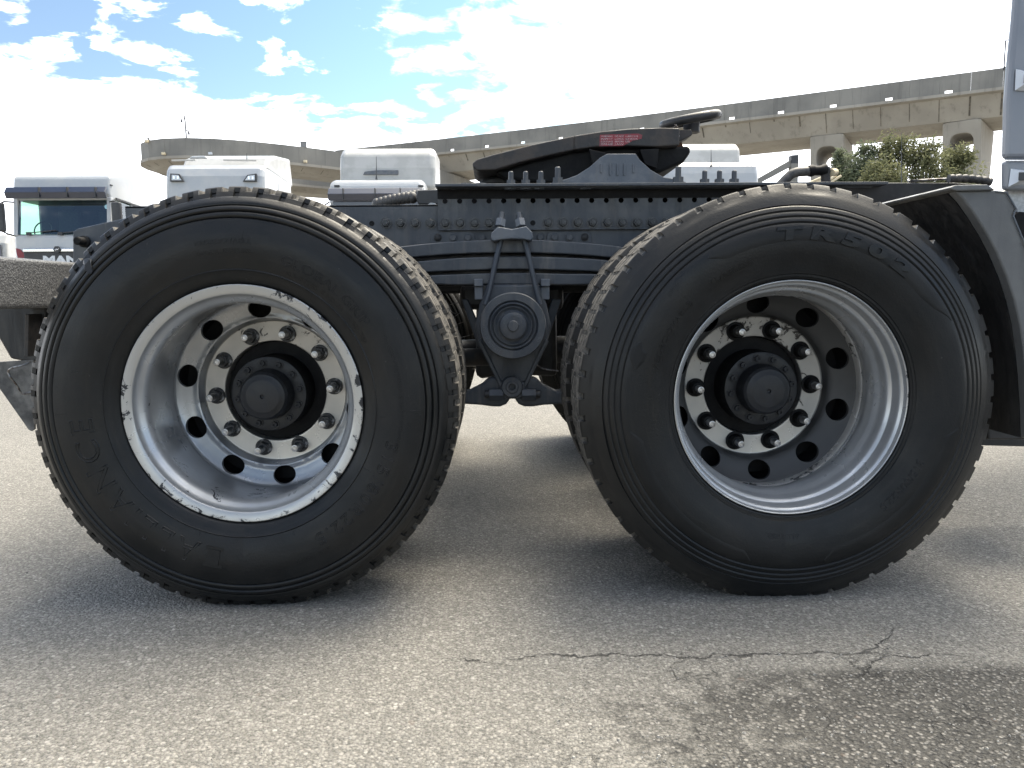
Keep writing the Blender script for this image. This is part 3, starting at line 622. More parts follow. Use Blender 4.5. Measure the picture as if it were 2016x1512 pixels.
# ---- frame rails
def plate_cells(x0, x1, z0, z1, centers, r_, y, th):
    """plate with a row of round holes; cells between mid-distances"""
    v = []; f = []; cs = sorted(centers); ed = [x0]+[(a+b)/2 for a, b in zip(cs, cs[1:])]+[x1]; n = 20
    zc_ = (z0+z1)/2
    for c_, a, b in zip(cs, ed, ed[1:]):
        base = len(v)
        for k in range(n):
            t = 2*PI*k/n+PI/4; cx_, cz_ = math.cos(t), math.sin(t); s_ = 1/max(abs(cx_), abs(cz_))
            ox = c_+(b-c_ if cx_ > 0 else c_-a)*cx_*s_; oz = zc_+(z1-z0)/2*cz_*s_
            v += [(ox, y, oz), (c_+r_*cx_, y, zc_+r_*cz_), (c_+r_*cx_, y+th, zc_+r_*cz_)]
        for k in range(n):
            k2 = (k+1) % n; p, q = base+3*k, base+3*k2
            f += [(p, p+1, q+1, q)[::-1], (p+1, p+2, q+2, q+1)[::-1]]
    return v, f
YR, YP = .715, .698; XRL = -1.22
zt = at(800, 403, YR).z; xl_end = at(143, 440, YR).x
rail = MB(); rail.box(XRL, 3.2, YR, YR+.008, zt-.27, zt); rail.box(XRL, 3.2, YR, YR+.085, zt-.008, zt); rail.box(XRL, 3.2, YR, YR+.085, zt-.27, zt-.262)
rail.build('frame_rail', 'frame', truck, bevel=.002)
r2 = MB(); y2 = 2*CY-YR; r2.box(XRL, 3.2, y2-.008, y2, zt-.27, zt); r2.box(XRL, 3.2, y2-.085, y2-.008, zt-.008, zt); r2.box(XRL, 3.2, y2-.085, y2-.008, zt-.27, zt-.262); r2.build('frame_rail', 'frame', truck)
for x in (-1.15, -.35, .25, 1.1, 2.0, 2.9): MB().box(x, x+.06, YR+.01, y2-.01, zt-.22, zt-.02).build('crossmember', 'dark', truck, bevel=.004)
# upper mounting plate with its row of open holes
xa, xb = at(862, 420, YP).x, at(1725, 420, YP).x
ztop = at(1200, 372, YP).z; zh = at(1150, 394.5, YP).z; zb = at(1100, 452, YP).z
cs = [at(876+28.9*i, 394, YP).x for i in range(27)]; cs = [c for c in cs if c < xb-.02]
mp = MB(); v, f = plate_cells(xa, xb, zh-.018, zh+.018, cs, .0088, YP, .008); mp.add(v, f)
mp.box(xa, xb, YP, YP+.008, zh+.018, ztop-.001); mp.box(xa, xb, YP, YP+.008, zb, zh-.018)
mp.build('mounting_plate', 'frame', truck)
fl = MB(); fl.box(xa-.002, xb, YP-.075, YP+.012, ztop, ztop+.009); fl.build('mounting_flange', 'frame', truck, bevel=.0015)
MB().box(xa, xb, YP-.003, YP-.0005, ztop-.030, ztop-.0005).build('flange_shade_strip', 'black', truck)  # black strip painted as the shade below the overhanging flange
MB().box(xa, xb, YP+.06, YP+.075, zh-.05, ztop-.01).build('hole_backing', 'black', truck)  # black sheet added behind the plate holes to make them dark
# bolts on the rail: one row of nuts, lower rows of heads
B1 = hexbolt(.0135, .016, .0195); B1.tube([(0, -.012, 0), (0, -.024, 0)], .0072, 8); b1 = mesh('frame_bolt', B1.v, B1.f, 'boltpaint', 30)
B2 = hexbolt(.0122, .009, .0145); b2 = mesh('frame_bolt', B2.v, B2.f, 'frame', 30)
B3 = hexbolt(.0115, .008, .0135, True); b3 = mesh('frame_bolt', B3.v, B3.f, 'dark', 30)
def bolts(me, pts, Y):
    for a, b in pts:
        q = at(a, b, Y); obj('frame_bolt', me, truck, q, rot=(0, random.uniform(0, 1), 0))
bolts(b1, [(760+28.8*i, 439.5) for i in range(3)]+[(848, 440)], YR-.0005)
bolts(b1, [(877+28.8*i, 439.5) for i in range(4)]+[(1079+29.1*i, 438.5) for i in range(9)], YP-.0005)
hol = MB().lathe([(.0088, -.0004), (.0005, -.0004)], 20)
for a in ((732, 440, YR), (1049, 439, YP)): 
    q = at(*a); obj('bolt_hole', mesh('bolt_hole', hol.v, hol.f, 'black'), truck, q)
def roundplate(px0, px1, py0, py1, Y, name='gusset_plate'):
    a, b = at(px0, py0, Y), at(px1, py1, Y); r_ = .02; pts = []
    for cx_, cz_, s in ((b.x-r_, a.z-r_, 0), (a.x+r_, a.z-r_, 90), (a.x+r_, b.z+r_, 180), (b.x-r_, b.z+r_, 270)):
        pts += [(cx_+r_*math.cos(R(s+t)), cz_+r_*math.sin(R(s+t))) for t in (0, 22, 45, 68, 90)]
    MB().prism(pts, Y-.007, Y).build(name, 'frame', truck, bevel=.001)
roundplate(848, 935, 457, 502, YR-.0015); roundplate(1076, 1164, 456, 502, YR-.0015)
bolts(b3, [(862, 468), (1151, 467)], YR-.009); bolts(b2, [(892, 468), (921, 468), (1092, 467), (1121, 467)], YR-.009); bolts(b2, [(949, 468), (1064, 467), (978, 468)], YR-.0005)
# rear end plate of the rail
ep = MB(); ep.prism(pz(.60, (143, 524), (143, 456), (152, 450), (262, 426), (330, 424), (330, 524)), .60, .70); ep.build('rail_end_plate', 'frame', truck, bevel=.004)
q = at(167, 476, .597); eb = MB().lathe([(.018, 0), (.018, -.01), (.013, -.013), (.013, -.045), (.010, -.048), (.0005, -.048)], 20); obj('end_bolt', mesh('end_bolt', eb.v, eb.f, 'black', 30), truck, q)
# rear crossbeam in grainy black paint
XB = at(0, 503, .05).x
cb = MB(); z1_, z0_ = at(0, 504, .05).z, at(0, 609, .05).z; cb.box(XB-.10, XB, -.05, 2.49, z0_, z1_); cb.build('rear_crossbeam', 'hammer', truck, bevel=.012, seg=4)
br = MB(); br.prism(pz(.30, (-30, 600), (92, 602), (84, 700), (76, 712), (50, 712), (20, 706), (-6, 660), (-30, 625)), .30, .34); br.build('lamp_bracket', 'dark', truck, bevel=.006)
MB().prism(pz(.28, (66, 618), (74, 618), (72, 700), (64, 700)), .24, .30).build('bracket_rib', 'grease', truck, bevel=.002)
MB().prism(pz(.45, (60, 616), (130, 616), (130, 760), (70, 760)), .45, .48).build('mudflap', 'black', truck, bevel=.003)
fl_ = MB(); fl_.prism(pz(.30, (-20, 714), (66, 708), (68, 845), (62, 849), (56, 846), (-20, 738)), .30, .308); M['guard'] = mat('dusty bent sheet', (.035, .036, .038), .5, base2=(.20, .195, .185), scale=7., lo=.42, hi=.66, bump=.0015, bscale=60)
fl_.build('torn_guard_plate', 'guard', truck, bevel=.001)
wire = MB(); wire.tube(smoothpath([at(20, 742, .27), at(16, 732, .27), at(22, 725, .26), at(48, 718, .26), at(60, 712, .27)], 4), .0028, 6); wire.tube(smoothpath([at(20, 742, .27), at(34, 760, .28), at(44, 775, .29), at(66, 770, .30)], 4), .0028, 6); wire.build('bent_wire', 'chain', truck, 40)

# ---- leaf springs, saddle clamp, rods, trunnion
YS0, YS1 = .622, .700
def leaf(pxs, tops, bots, name='spring_leaf', y0=YS0, y1=YS1):
    t_ = smoothpath([Vector((at(x, y, YS0).x, 0, at(x, y, YS0).z)) for x, y in zip(pxs, tops)], 6); b_ = smoothpath([Vector((at(x, y, YS0).x, 0, at(x, y, YS0).z)) for x, y in zip(pxs, bots)], 6)
    pts = [(p.x, p.z) for p in t_]+[(p.x, p.z) for p in b_[::-1]]
    v = []; f = []; n = len(t_)
    for y in (y0, y1):
        for a, b in zip(t_, b_): v += [(a.x, y, a.z), (b.x, y, b.z)]
    for i in range(n-1):
        a = 2*i; b = 2*n+2*i
        f += [(a, a+1, a+3, a+2), (b+2, b+3, b+1, b), (a+2, b+2, b, a), (a+1, b+1, b+3, a+3)]
    f += [(0, 2*n, 2*n+1, 1), (2*n-2, 2*n-1, 4*n-1, 4*n-2)]
    return obj(name, mesh(name, v, f, 'frame', 30), truck, bevel=.004, seg=3)
leaf([560, 700, 800, 900, 1008, 1110, 1210, 1330, 1450], [520, 499, 484, 475, 471, 475, 484, 503, 525], [540, 520, 508, 500, 497.5, 500, 508, 524, 545])
leaf([560, 700, 820, 900, 1008, 1110, 1200, 1330, 1450], [556, 530, 515, 508, 504.5, 507, 513, 533, 556], [576, 552, 538, 533, 530, 532, 537, 555, 577])
leaf([600, 720, 840, 900, 1008, 1110, 1190, 1300, 1420], [580, 556, 543, 540, 537, 539, 541, 556, 580], [594, 574, 561, 561, 560, 561, 561, 572, 590])
MB().box(at(945, 560, YS0).x, at(1074, 560, YS0).x, YS0+.004, YS1, at(1008, 590, YS0).z, at(1008, 560.5, YS0).z).build('spring_seat', 'dark', truck, bevel=.004)
MB().box(at(972, 560, YS0).x, at(1045, 560, YS0).x, YS0-.004, YS0, at(1008, 563, YS0).z, at(1008, 561, YS0).z).build('spring_shim', 'frame2', truck)
# saddle clamp
sc_ = MB(); yb0, yb1 = .565, .69
sc_.prism(pz(.565, (966, 468), (968, 458), (980, 446), (998, 449), (1008, 451), (1018, 449), (1036, 445), (1048, 457), (1050, 468), (1046, 474), (1030, 471), (1008, 470), (986, 472), (970, 475)), .565, .69)
sc_.build('spring_saddle', 'frame2', truck, bevel=.004, seg=3)
def hexnut_along(p, d, r_, h): 
    m_ = MB(); m_.tube([p, p+d*h], r_, 6); return m_
for (a, b), (c_, d_) in (((984, 446), (989, 417)), ((1026, 446), (1021, 418))):
    p0, p1 = at(a, b, .60), at(c_, d_, .62); dd = (p1-p0).normalized()
    hexnut_along(p0-dd*.002, dd, .0175, .026).build('saddle_nut', 'frame2', truck, bevel=.001)
    st = MB(); pts = [p0+dd*(.02+.0018*k) for k in range(17)]; st.tube(pts, [.0102 if k % 2 else .0094 for k in range(17)], 12); st.build('saddle_stud', 'frame', truck, 50)
for pts in ([(986, 472), (978, 505), (964, 570), (955, 600)], [(1032, 472), (1041, 505), (1054, 565), (1063, 600)]):
    MB().tube([at(x, y, yy) for (x, y), yy in zip(pts, (.60, .592, .585, .58))], .0088, 14).build('u_bolt', 'frame', truck, 50)
for x0, x1 in ((933, 951), (1065, 1083)):
    c1_ = MB(); a = at(x0, 549, .59); b = at(x1, 562, .59); c_ = at(x1, 590, .59)
    c1_.box(a.x, b.x, .59, .70, at(x0, 564, .59).z, a.z); c1_.box(a.x+.001, b.x-.001, .60, .70, c_.z, at(x0, 564, .59).z-.0005); c1_.build('spring_clip', 'frame2', truck, bevel=.003)
# trunnion bearing cap
T = at(1010, 641.5, .50); rr_ = (at(1076, 641, .50).x-at(944, 641, .50).x)/2
k_ = rr_/.105
tp = [(.100, .17), (.1035, .16), (.105, .012), (.104, .004), (.1015, .0), (.0800, .0), (.0785, .002), (.0780, .007), (.0760, .009), (.0740, .007), (.0725, .0015), (.0700, .0005), (.0680, .002), (.0670, .009), (.0640, .011), (.0620, .008), (.0605, .003), (.0585, .003), (.0570, .010),
      (.0500, .013), (.0440, .011), (.0430, -.004), (.0415, -.008), (.0380, -.0095), (.0180, -.0095), (.0172, -.0100), (.0168, -.016), (.0150, -.0185), (.0005, -.019)]
tc_ = MB().lathe([(a*k_, b) for a, b in tp], 96); tco = obj('trunnion_cap', mesh('trunnion_cap', tc_.v, tc_.f, 'frame', 28), truck, T)
def arc_flat(parent, s, size, rad, deg, y, flip=False):
    v, f = text_mesh(s, size, .0009); w = max(a[0] for a in v); out = []
    for x, yy, z in v:
        if flip: a = R(deg)-(x-w/2)/rad; r_ = rad-yy+size*.35
        else: a = R(deg)+(x-w/2)/rad; r_ = rad+yy-size*.35
        out.append((r_*math.sin(a), y-z, r_*math.cos(a)))
    obj('cast_lettering', mesh('cast_lettering', out, [tuple(reversed(q)) for q in f], 'frame2'), parent)
arc_flat(tco, 'REVERSE', .013, .091*k_, 258, -.0005, True); arc_flat(tco, 'ROTATE', .013, .091*k_, 222, -.0005, True); arc_flat(tco, 'OIL', .012, .091*k_, 118, -.0005, True)
arc_flat(tco, '4 M16', .009, .030*k_, -55, -.0098); arc_flat(tco, 'METRIC', .009, .030*k_, 10, -.0098); arc_flat(tco, 'STEEL', .009, .030*k_, 85, -.0098)
tb_ = MB(); tb_.prism(pz(.62, (958, 560), (1062, 560), (1076, 600), (1084, 640), (1078, 672), (1060, 705), (1034, 758), (1034, 775), (984, 775), (984, 758), (962, 705), (942, 672), (936, 640), (944, 600)), .60, .72); tb_.build('trunnion_bracket', 'frame', truck, bevel=.008, seg=3)
for side in ((-1), (1)):
    x = lambda v_: 1010+side*v_
    MB().prism(pz(.60, (x(64), 665), (x(70), 672), (x(34), 745), (x(26), 762), (x(20), 758), (x(30), 735)), .585, .61).build('bracket_web', 'frame', truck, bevel=.003)
MB().prism(pz(.60, (x(-68) if False else 905, 590), (918, 588), (945, 650), (952, 690), (940, 690)), .72, .75).build('spring_hanger', 'frame', truck, bevel=.004)
MB().prism(pz(.60, (1112, 590), (1092, 588), (1076, 640), (1070, 685), (1082, 680), (1095, 640)), .72, .75).build('spring_hanger', 'frame', truck, bevel=.004)
# torque rods meeting under the trunnion
def rod(side):
    x = lambda v_: 1009+side*v_
    m_ = MB(); m_.prism(pz(.60, (x(4), 785), (x(12), 796), (x(24), 801), (x(40), 801), (x(60), 798), (x(92), 796), (x(130), 800), (x(130), 760), (x(88), 771), (x(60), 757), (x(46), 744), (x(30), 742), (x(16), 746), (x(4), 760)), .60, .66)
    m_.build('torque_rod', 'frame', truck, bevel=.009, seg=3)
    MB().tube([at(x(18), 777, .585), at(x(46), 777, .585)], .022, 6).build('rod_nut', 'frame', truck, bevel=.001)
    MB().tube([at(x(46), 776, .585), at(x(54), 776, .585)], .013, 10).build('rod_pin', 'dark', truck, 50)
rod(-1); rod(1)
eye = MB().lathe([(.0345, .03), (.0345, -.015), (.032, -.018), (.021, -.018), (.0185, -.021), (.0125, -.021), (.010, -.018), (.010, .0)], 40); obj('pivot_eye', mesh('pivot_eye', eye.v, eye.f, 'frame', 30), truck, at(1008, 761, .585))
MB().prism(pz(.59, (984, 752), (1034, 752), (1038, 780), (1024, 785), (994, 785), (980, 780)), .585, .66).build('pivot_block', 'frame', truck, bevel=.005)
# the same trunnion on the far side
fm = MB().lathe([(a*k_, b) for a, b in tp], 48); obj('trunnion_cap', mesh('trunnion_cap', fm.v, fm.f, 'frame', 28), truck, (T.x, 2*CY-.5, T.z), rot=(0, 0, PI))
o2 = obj('trunnion_bracket', mesh('trunnion_bracket', tb_.v, tb_.f, 'dark'), truck, (0, 1.1, 0))
MB().box(-1.0, 1.1, 2*CY-YS1, 2*CY-YS0, T.z+.17, T.z+.27).build('spring_leaf', 'frame', truck, bevel=.004)
MB().tube([(T.x, .62, T.z), (T.x, 1.85, T.z)], .06, 20).build('trunnion_shaft', 'dark', truck, 40)

# ---- fifth wheel coupling
Y5, Y5b = .80, 2*CY-.80
fw = MB()
fw.prism(pz(Y5, (1130, 267), (1180, 259), (1240, 253), (1300, 251), (1338, 252), (1338, 286), (1290, 289), (1230, 287), (1175, 289), (1130, 295)), Y5, Y5b)
for a, b in ((Y5, Y5+.27), (Y5b-.27, Y5b)):
    fw.prism(pz(Y5, (1130.5, 267), (1130.5, 295), (1040, 315), (975, 334), (940, 336), (931, 329), (930, 321), (940, 313), (975, 303), (1050, 284)), a, b)
fwo = fw.build('fifth_wheel', 'grease', truck, bevel=.005, seg=3)
MB().prism(pz(Y5+.03, (975, 338), (1040, 318), (1120, 298), (1200, 290), (1360, 286), (1362, 298), (1348, 318), (1302, 338), (1200, 350), (1090, 362), (1000, 352)), Y5+.04, Y5b-.04).build('coupling_underside', 'black', fwo, bevel=.01)
MB().prism(pz(Y5+.1, (938, 363), (950, 350), (975, 344), (1060, 342), (1100, 363)), Y5+.12, Y5b-.12).build('coupling_skirt', 'dark', fwo, bevel=.01)
pd = MB()
pd.prism(pz(Y5-.02, (1085, 364), (1088, 358), (1112, 354), (1135, 346), (1160, 330), (1180, 312), (1194, 304), (1250, 304), (1258, 316), (1280, 336), (1305, 350), (1335, 354), (1345, 358), (1348, 364)), Y5-.035, Y5-.015)
pd.box(at(1085, 364, Y5).x, at(1348, 364, Y5).x, Y5-.035, Y5+.10, at(1200, 369, Y5).z, at(1200, 363.5, Y5).z)
pd.build('pedestal', 'frame2', fwo, bevel=.003, seg=3)
for x in (1182, 1200, 1214, 1228, 1246): MB().prism(pz(Y5-.04, (x, 345 if x not in (1182, 1246) else 340), (x+3, 345 if x not in (1182, 1246) else 340), (x+3, 322), (x, 322)), Y5-.040, Y5-.0352).build('pedestal_rib', 'frame2', fwo, bevel=.001)
MB().prism(pz(Y5-.02, (1160, 292), (1194, 300), (1198, 314), (1168, 326)), Y5-.012, Y5+.0).build('pedestal_bushing', 'black', fwo, bevel=.003)
MB().prism(pz(Y5-.02, (1262, 292), (1300, 290), (1296, 330), (1272, 322)), Y5+.0, Y5+.038).build('pedestal_bushing', 'black', fwo, bevel=.003)
mf = MB(); mf.box(at(992, 364, .66).x, at(1463, 364, .66).x, .64, .92, at(1200, 370, .66).z-.0, at(1200, 363, .66).z); mf.build('coupling_base_plate', 'frame2', fwo, bevel=.002)
zb_ = at(1200, 363, .66).z
BN = MB(); BN.tube([(0, 0, 0), (0, 0, .004)], .020, 20); BN.tube([(0, 0, .004), (0, 0, .021)], .016, 6); BN.tube([(0, 0, .021), (0, 0, .046), (0, 0, .049)], [.0085, .0085, .006], 12); bn_me = mesh('base_bolt', BN.v, BN.f, 'frame', 30)
BT = MB(); BT.tube([(0, 0, 0), (0, 0, .010)], .026, 20); BT.tube([(0, 0, .010), (0, 0, .028)], .018, 6); BT.tube([(0, 0, .028), (0, 0, .060), (0, 0, .063)], [.0098, .0098, .007], 12); bt_me = mesh('base_bolt', BT.v, BT.f, 'frame', 30)
for px, me in ((1006, bn_me), (1035, bn_me), (1065, bn_me), (1098, bt_me), (1335, bt_me), (1387, bn_me), (1416, bn_me), (1445, bn_me)):
    q = at(px, 362, .70); obj('base_bolt', me, fwo, (q.x, .70, zb_))
for px in (1322,): q = at(px, 362, .9); obj('base_bolt', bn_me, fwo, (q.x, .88, zb_))
LB = MB(); LB.tube([(0, 0, 0), (0, 0, .006)], .02, 6); lb_me = mesh('flange_bolt', LB.v, LB.f, 'frame', 30)
for px in (918, 947): q = at(px, 366, .66); obj('flange_bolt', lb_me, truck, (q.x, .66, ztop+.009))
for px in (1004, 1035, 1062, 1152): q = at(px, 374, .66); obj('flange_bolt', lb_me, truck, (q.x, .66, ztop), rot=(PI, 0, 0))
# red warning label
lab = MB(); lp = pz(Y5, (1181, 265.5), (1258, 263), (1264, 266), (1263, 273), (1246, 277), (1226, 287.5), (1180, 288)); lab.prism(lp, Y5-.0012, Y5-.0004)
labo = lab.build('warning_label', 'red', fwo)
tx = MB()
M['labelink'] = mat('faded label white', (.55, .45, .45), .5, base2=(.4, .22, .22), scale=300, lo=.45, hi=.6)
for row, (a, b) in enumerate(((1183, 1256), (1183, 1256), (1183, 1240), (1183, 1228))):
    for col, (u0_, u1_) in enumerate(((1183, 1206), (1210, 1228), (1231, 1256))):
        if u0_ >= b: continue
        y_ = 266.5+row*5.2; q0, q1 = at(u0_, y_+3.6, Y5), at(min(u1_, b), y_, Y5)
        v, f = text_mesh(['WARNING', 'DO NOT', 'LUBRICATE', 'INSPECT', 'LOCK', 'CHECK', 'COUPLING', 'BEFORE', 'USE', 'GREASE', 'JAW', 'PIN'][row*3+col], .01, .0001)
        w_ = max(a_[0] for a_ in v); sc = (q1.x-q0.x)/w_; tx.add([(q0.x+a_[0]*sc, Y5-.0016-a_[2], q0.z+a_[1]*(q1.z-q0.z)/.0075) for a_ in v], [tuple(reversed(q)) for q in f])
tx.build('label_print', 'labelink', fwo)
# rubber ring handle with chain, on the release arm
hc = at(1359, 236, .95); ra = (at(1418, 236, .95).x-at(1300, 236, .95).x)/2-.014
hd = MB(); ring = []
for i in range(49):
    a = 2*PI*i/48; ring.append(Vector((hc.x+ra*math.cos(a), .95+.30*0+ra*math.sin(a), hc.z+.028*math.cos(a)*.62+ .012*math.sin(a))))
hd.tube(ring, .0165, 14); 
for a in (0, 120, 240): hd.tube([Vector((hc.x, .95, hc.z-.004)), Vector((hc.x+ra*math.cos(R(a)), .95+ra*math.sin(R(a)), hc.z+.0175*math.cos(R(a))+.012*math.sin(R(a))))], .008, 8)
hd.tube([Vector((hc.x+.005, .95, hc.z)), Vector((hc.x+.005, .95, hc.z-.045))], .030, 12)
hd.build('ring_handle', 'dark', fwo, 50)
MB().prism(pz(.86, (1318, 256), (1362, 255), (1363, 266), (1330, 282), (1312, 276)), .86, .95).build('release_arm', 'grease', fwo, bevel=.003)
MB().prism(pz(.86, (1344, 268), (1355, 264), (1362, 288), (1350, 292), (1338, 285)), .96, 1.0).build('rusty_tab', 'rust', fwo, bevel=.003)
ch = MB()
def link(m_, c, d, n_, a, b, r_=.0016):
    m_.tube([c+d*(a*math.cos(2*PI*i/12))+n_*(b*math.sin(2*PI*i/12)) for i in range(13)], r_, 5, False)
for lane in (0, 1):
    for k in range(9):
        t = k/8; px = 1329+(4*math.sin(t*PI)*(-1 if lane == 0 else 1))+(0 if lane == 0 else 3); q = at(px, 249+30*t, .84)
        dn = Vector((.1*(1 if lane else -1), 0, -1)).normalized(); sd_ = Vector((1, 0, 0)) if k % 2 else Vector((.25, 1, 0)).normalized()
        link(ch, q, dn, sd_, .0052, .003)
ch.build('safety_chain', 'chain', fwo, 50)

# ---- air lines at the left of the mounting plate
def ribbed(path, r_, pitch=.014, amp=.22, n=12):
    P = smoothpath(path, 14); out = [P[0]]; rad = [r_]; L = 0
    for a, b in zip(P, P[1:]):
        L += (b-a).length; out.append(b); rad.append(r_*(1-amp+amp*2*abs(math.sin(PI*L/pitch))**.7*.5+amp*.0))
    return out, rad
for off in (0, 1):
    for k in range(9):
        t = k/8; px = 742+off*18+t*(70-off*6); py = 403-13*math.sin(t*1.5)-off*1.5*(1-t)-4*t*off
        q = at(px, py-1, 1.02+off*.03); bb = MB(); bb.lathe([(.0005, -.017), (.012, -.015), (.020, -.009), (.0225, 0), (.020, .009), (.012, .015), (.0005, .017)], 16)
        o_ = obj('coil_turn', mesh('coil_turn', bb.v, bb.f, 'rubberhose', 60), COILS if k or off else None)
        if k == 0 and off == 0:
            COILS = bpy.data.objects.new('coiled_air_line', o_.data); bpy.data.objects.remove(o_); COL.objects.link(COILS); COILS.parent = truck; COILS.location = q; COILS.rotation_euler = (0, R(30), R(70)); CQ = q.copy(); bpy.context.view_layer.update(); CI = COILS.matrix_world.inverted()
        else:
            o_.parent = COILS; o_.matrix_parent_inverse = CI; o_.location = q; o_.rotation_euler = (0, R(30), R(70))
MB().prism(pz(.95, (822, 374), (864, 373), (864, 403), (824, 403), (818, 390)), .95, 1.2).build('line_bracket', 'dark', truck, bevel=.005)
ac = MB(); ac.prism(pz(.8, (842, 402.5), (858, 402.5), (857, 400), (848, 399)), .8, .83); ac.build('clip', 'silver', truck)
# ---- right of the coupling: dark rail top cover, elbow hose, corrugated hoses
rc = MB(); rc.prism(pz(.68, (1560, 470), (1560, 369), (1640, 361), (1665, 359.5), (1880, 359.5), (1942, 364), (1942, 560), (1560, 560)), .68, .76); rc.build('battery_box', 'dark', truck, bevel=.004)
MB().prism(pz(.67, (1648, 365.5), (1715, 365.5), (1717, 369), (1648, 369)), .67, .679).build('slot_highlight', 'frame2', truck)  # lighter strip painted as the highlight along the slot
eh = MB(); eh.tube(smoothpath([at(1530, 372, .80), at(1548, 352, .80), at(1562, 341, .80), at(1580, 338, .80), at(1596, 337, .80)], 6), .0165, 14); eh.build('elbow_hose', 'rubberhose', truck, 60)
ec = MB(); pts = [at(1592, 337, .80), at(1600, 336, .80), at(1604, 336, .80), at(1614, 336, .80), at(1622, 335, .80), at(1626, 335, .80)]; ec.tube(pts, [.020, .020, .0165, .0165, .021, .021], 14); ec.build('hose_fitting', 'black', truck, 30)
ec2 = MB(); ec2.tube([at(1624, 330, .80), at(1625, 338, .80), at(1625, 344, .80), at(1626, 362, .80)], [.016, .018, .015, .017], 12); ec2.build('hose_valve', 'grease', truck, 30)
MB().tube([at(1636, 340, .8), at(1644, 339, .84)], .013, 12).build('yellow_cap', 'cream', truck, 40)
for nm, path, r_ in (('corrugated_hose', [(1868, 352, .66), (1890, 351, .66), (1920, 353, .66), (1950, 358, .66)], .014), ('corrugated_hose', [(1802, 392, .58), (1830, 391, .58), (1862, 393, .58), (1880, 396, .58)], .016)):
    P, rd = ribbed([at(*p) for p in path], r_, pitch=.022, amp=.3); m_ = MB(); m_.tube(P, rd, 14); m_.build(nm, 'rubberhose', truck, 60)
MB().tube(smoothpath([at(1788, 357, .70), at(1830, 354, .70), at(1870, 352, .70)], 5), .004, 8).build('cable', 'chain', truck, 50)
MB().prism(pz(.7, (1790, 355), (1806, 355), (1804, 359), (1792, 359)), .68, .71).build('clip', 'rubberhose', truck, bevel=.001)
for px, py in ((1836, 380), (1842, 376), (1850, 383), (1848, 374), (1858, 378), (1829, 376)): MB().tube([at(px, py, .8), at(px+8, py+3, .78)], .008, 8).build('line_connector', 'chain', truck, 40)
# ---- mudguard over the drive axle
GX, GZ = XR+.01, ZC
def arc_sheet(y0, y1, th, pts0, name, m_):
    """pts0: outline polyline (x,z) swept across y0..y1 with thickness th"""
    v = []; f = []; n = len(pts0)
    for y in (y0, y1):
        for i, (x, z) in enumerate(pts0):
            a = pts0[max(i-1, 0)]; b = pts0[min(i+1, n-1)]; tx_, tz_ = b[0]-a[0], b[1]-a[1]; l = math.hypot(tx_, tz_); nx, nz = -tz_/l, tx_/l
            v += [(x, y, z), (x+nx*th, y, z+nz*th)]
    for i in range(n-1):
        a, b = 2*i, 2*n+2*i
        f += [(a, a+2, b+2, b), (a+1, b+1, b+3, a+3), (a, a+1, a+3, a+2), (b, b+2, b+3, b+1)]
    f += [(0, 2*n, 2*n+1, 1), (2*n-2, 2*n-1, 4*n-1, 4*n-2)]
    return obj(name, mesh(name, v, f, m_, 40), truck)
YG = .02
inner = pz(YG, (1880, 376), (1898, 394), (1920, 425), (1942, 460), (1962, 498), (1982, 545), (1997, 592), (2008, 640), (2015, 690), (2020, 740), (2024, 800), (2026, 866))
outer_ = pz(YG, (2060, 866), (2060, 500), (2023, 492), (2010, 464), (1994, 425), (1996, 419), (2000, 413), (1980, 377), (1956, 374))
gp = MB(); gp.prism(inner+outer_, YG, YG+.035); gp.build('mudguard_side', 'plastic', truck, bevel=.005, seg=3)
MB().prism(pz(YG-.004, (1866, 370), (1878, 365), (1940, 364), (1947, 368), (1956, 375), (1880, 376.5), (1870, 374)), YG-.012, YG+.64).build('mudguard_top', 'plastic', truck, bevel=.003)
seam = MB(); seam.tube([at(x, y, YG-.002) for x, y in ((1960, 377), (1982, 379), (2001, 412), (1997, 419), (1995, 426), (2011, 465), (2024, 495))], .0022, 6); seam.build('mudguard_seam', 'frame2', truck)
sh = [(p[0], p[1]) for p in inner]
arc_sheet(YG+.0355, .66, .004, sh, 'mudguard_liner', 'dark')
ls = pz(.08, (1788, 417), (1800, 411), (1840, 396), (1868, 382), (1880, 374))
MB().tube([at(x, y, .62) for x, y in ((1760, 430), (1788, 417), (1800, 411.5), (1840, 396), (1866, 382), (1884, 373.5))], .0035, 6).build('mudguard_rim', 'plastic', truck, 40)
MB().prism(pz(.62, (1740, 440), (1788, 417), (1800, 411.5), (1840, 396), (1866, 382), (1880, 374), (2060, 374), (2060, 880), (1900, 876), (1820, 600)), .62, .67).build('mudguard_back', 'dark', truck)
for y_ in (622, 640, 733, 757): MB().tube([at(1900, y_-6, .5), at(2040, y_+2, .5)], .005, 8).build('stay_bar', 'dark', truck, 40)
for x_ in (1960, 1972): MB().tube([at(x_, 520, .45), at(x_+2, 720, .45)], .005, 8).build('stay_bar', 'dark', truck, 40)
MB().prism(pz(.35, (1945, 780), (2080, 776), (2080, 866), (1946, 866)), .35, .6).build('step_box', 'dark', truck, bevel=.006)
MB().prism(pz(.35, (1946, 745), (2060, 748), (2060, 754), (1946, 751)), .33, .36).build('stay_bar', 'dark', truck)
for a, b in (((1908, 420), (1913, 426)), ((1898, 431), (1912, 430)), ((1962, 560), (1966, 563))): MB().tube([at(*a, .2), at(*b, .2)], .003, 6).build('screw', 'stud', truck)
MB().tube([at(2006, 437, .1)+Vector((.018*math.cos(a), 0, .018*math.sin(a))) for a in np.linspace(0, 2*PI, 17)], .003, 6, False).build('filler_ring', 'chain', truck, 50)
MB().prism(pz(.06, (1996, 428), (2012, 416), (2060, 420), (2060, 500), (2024, 480)), .07, .10).build('recess_panel', 'black', truck)
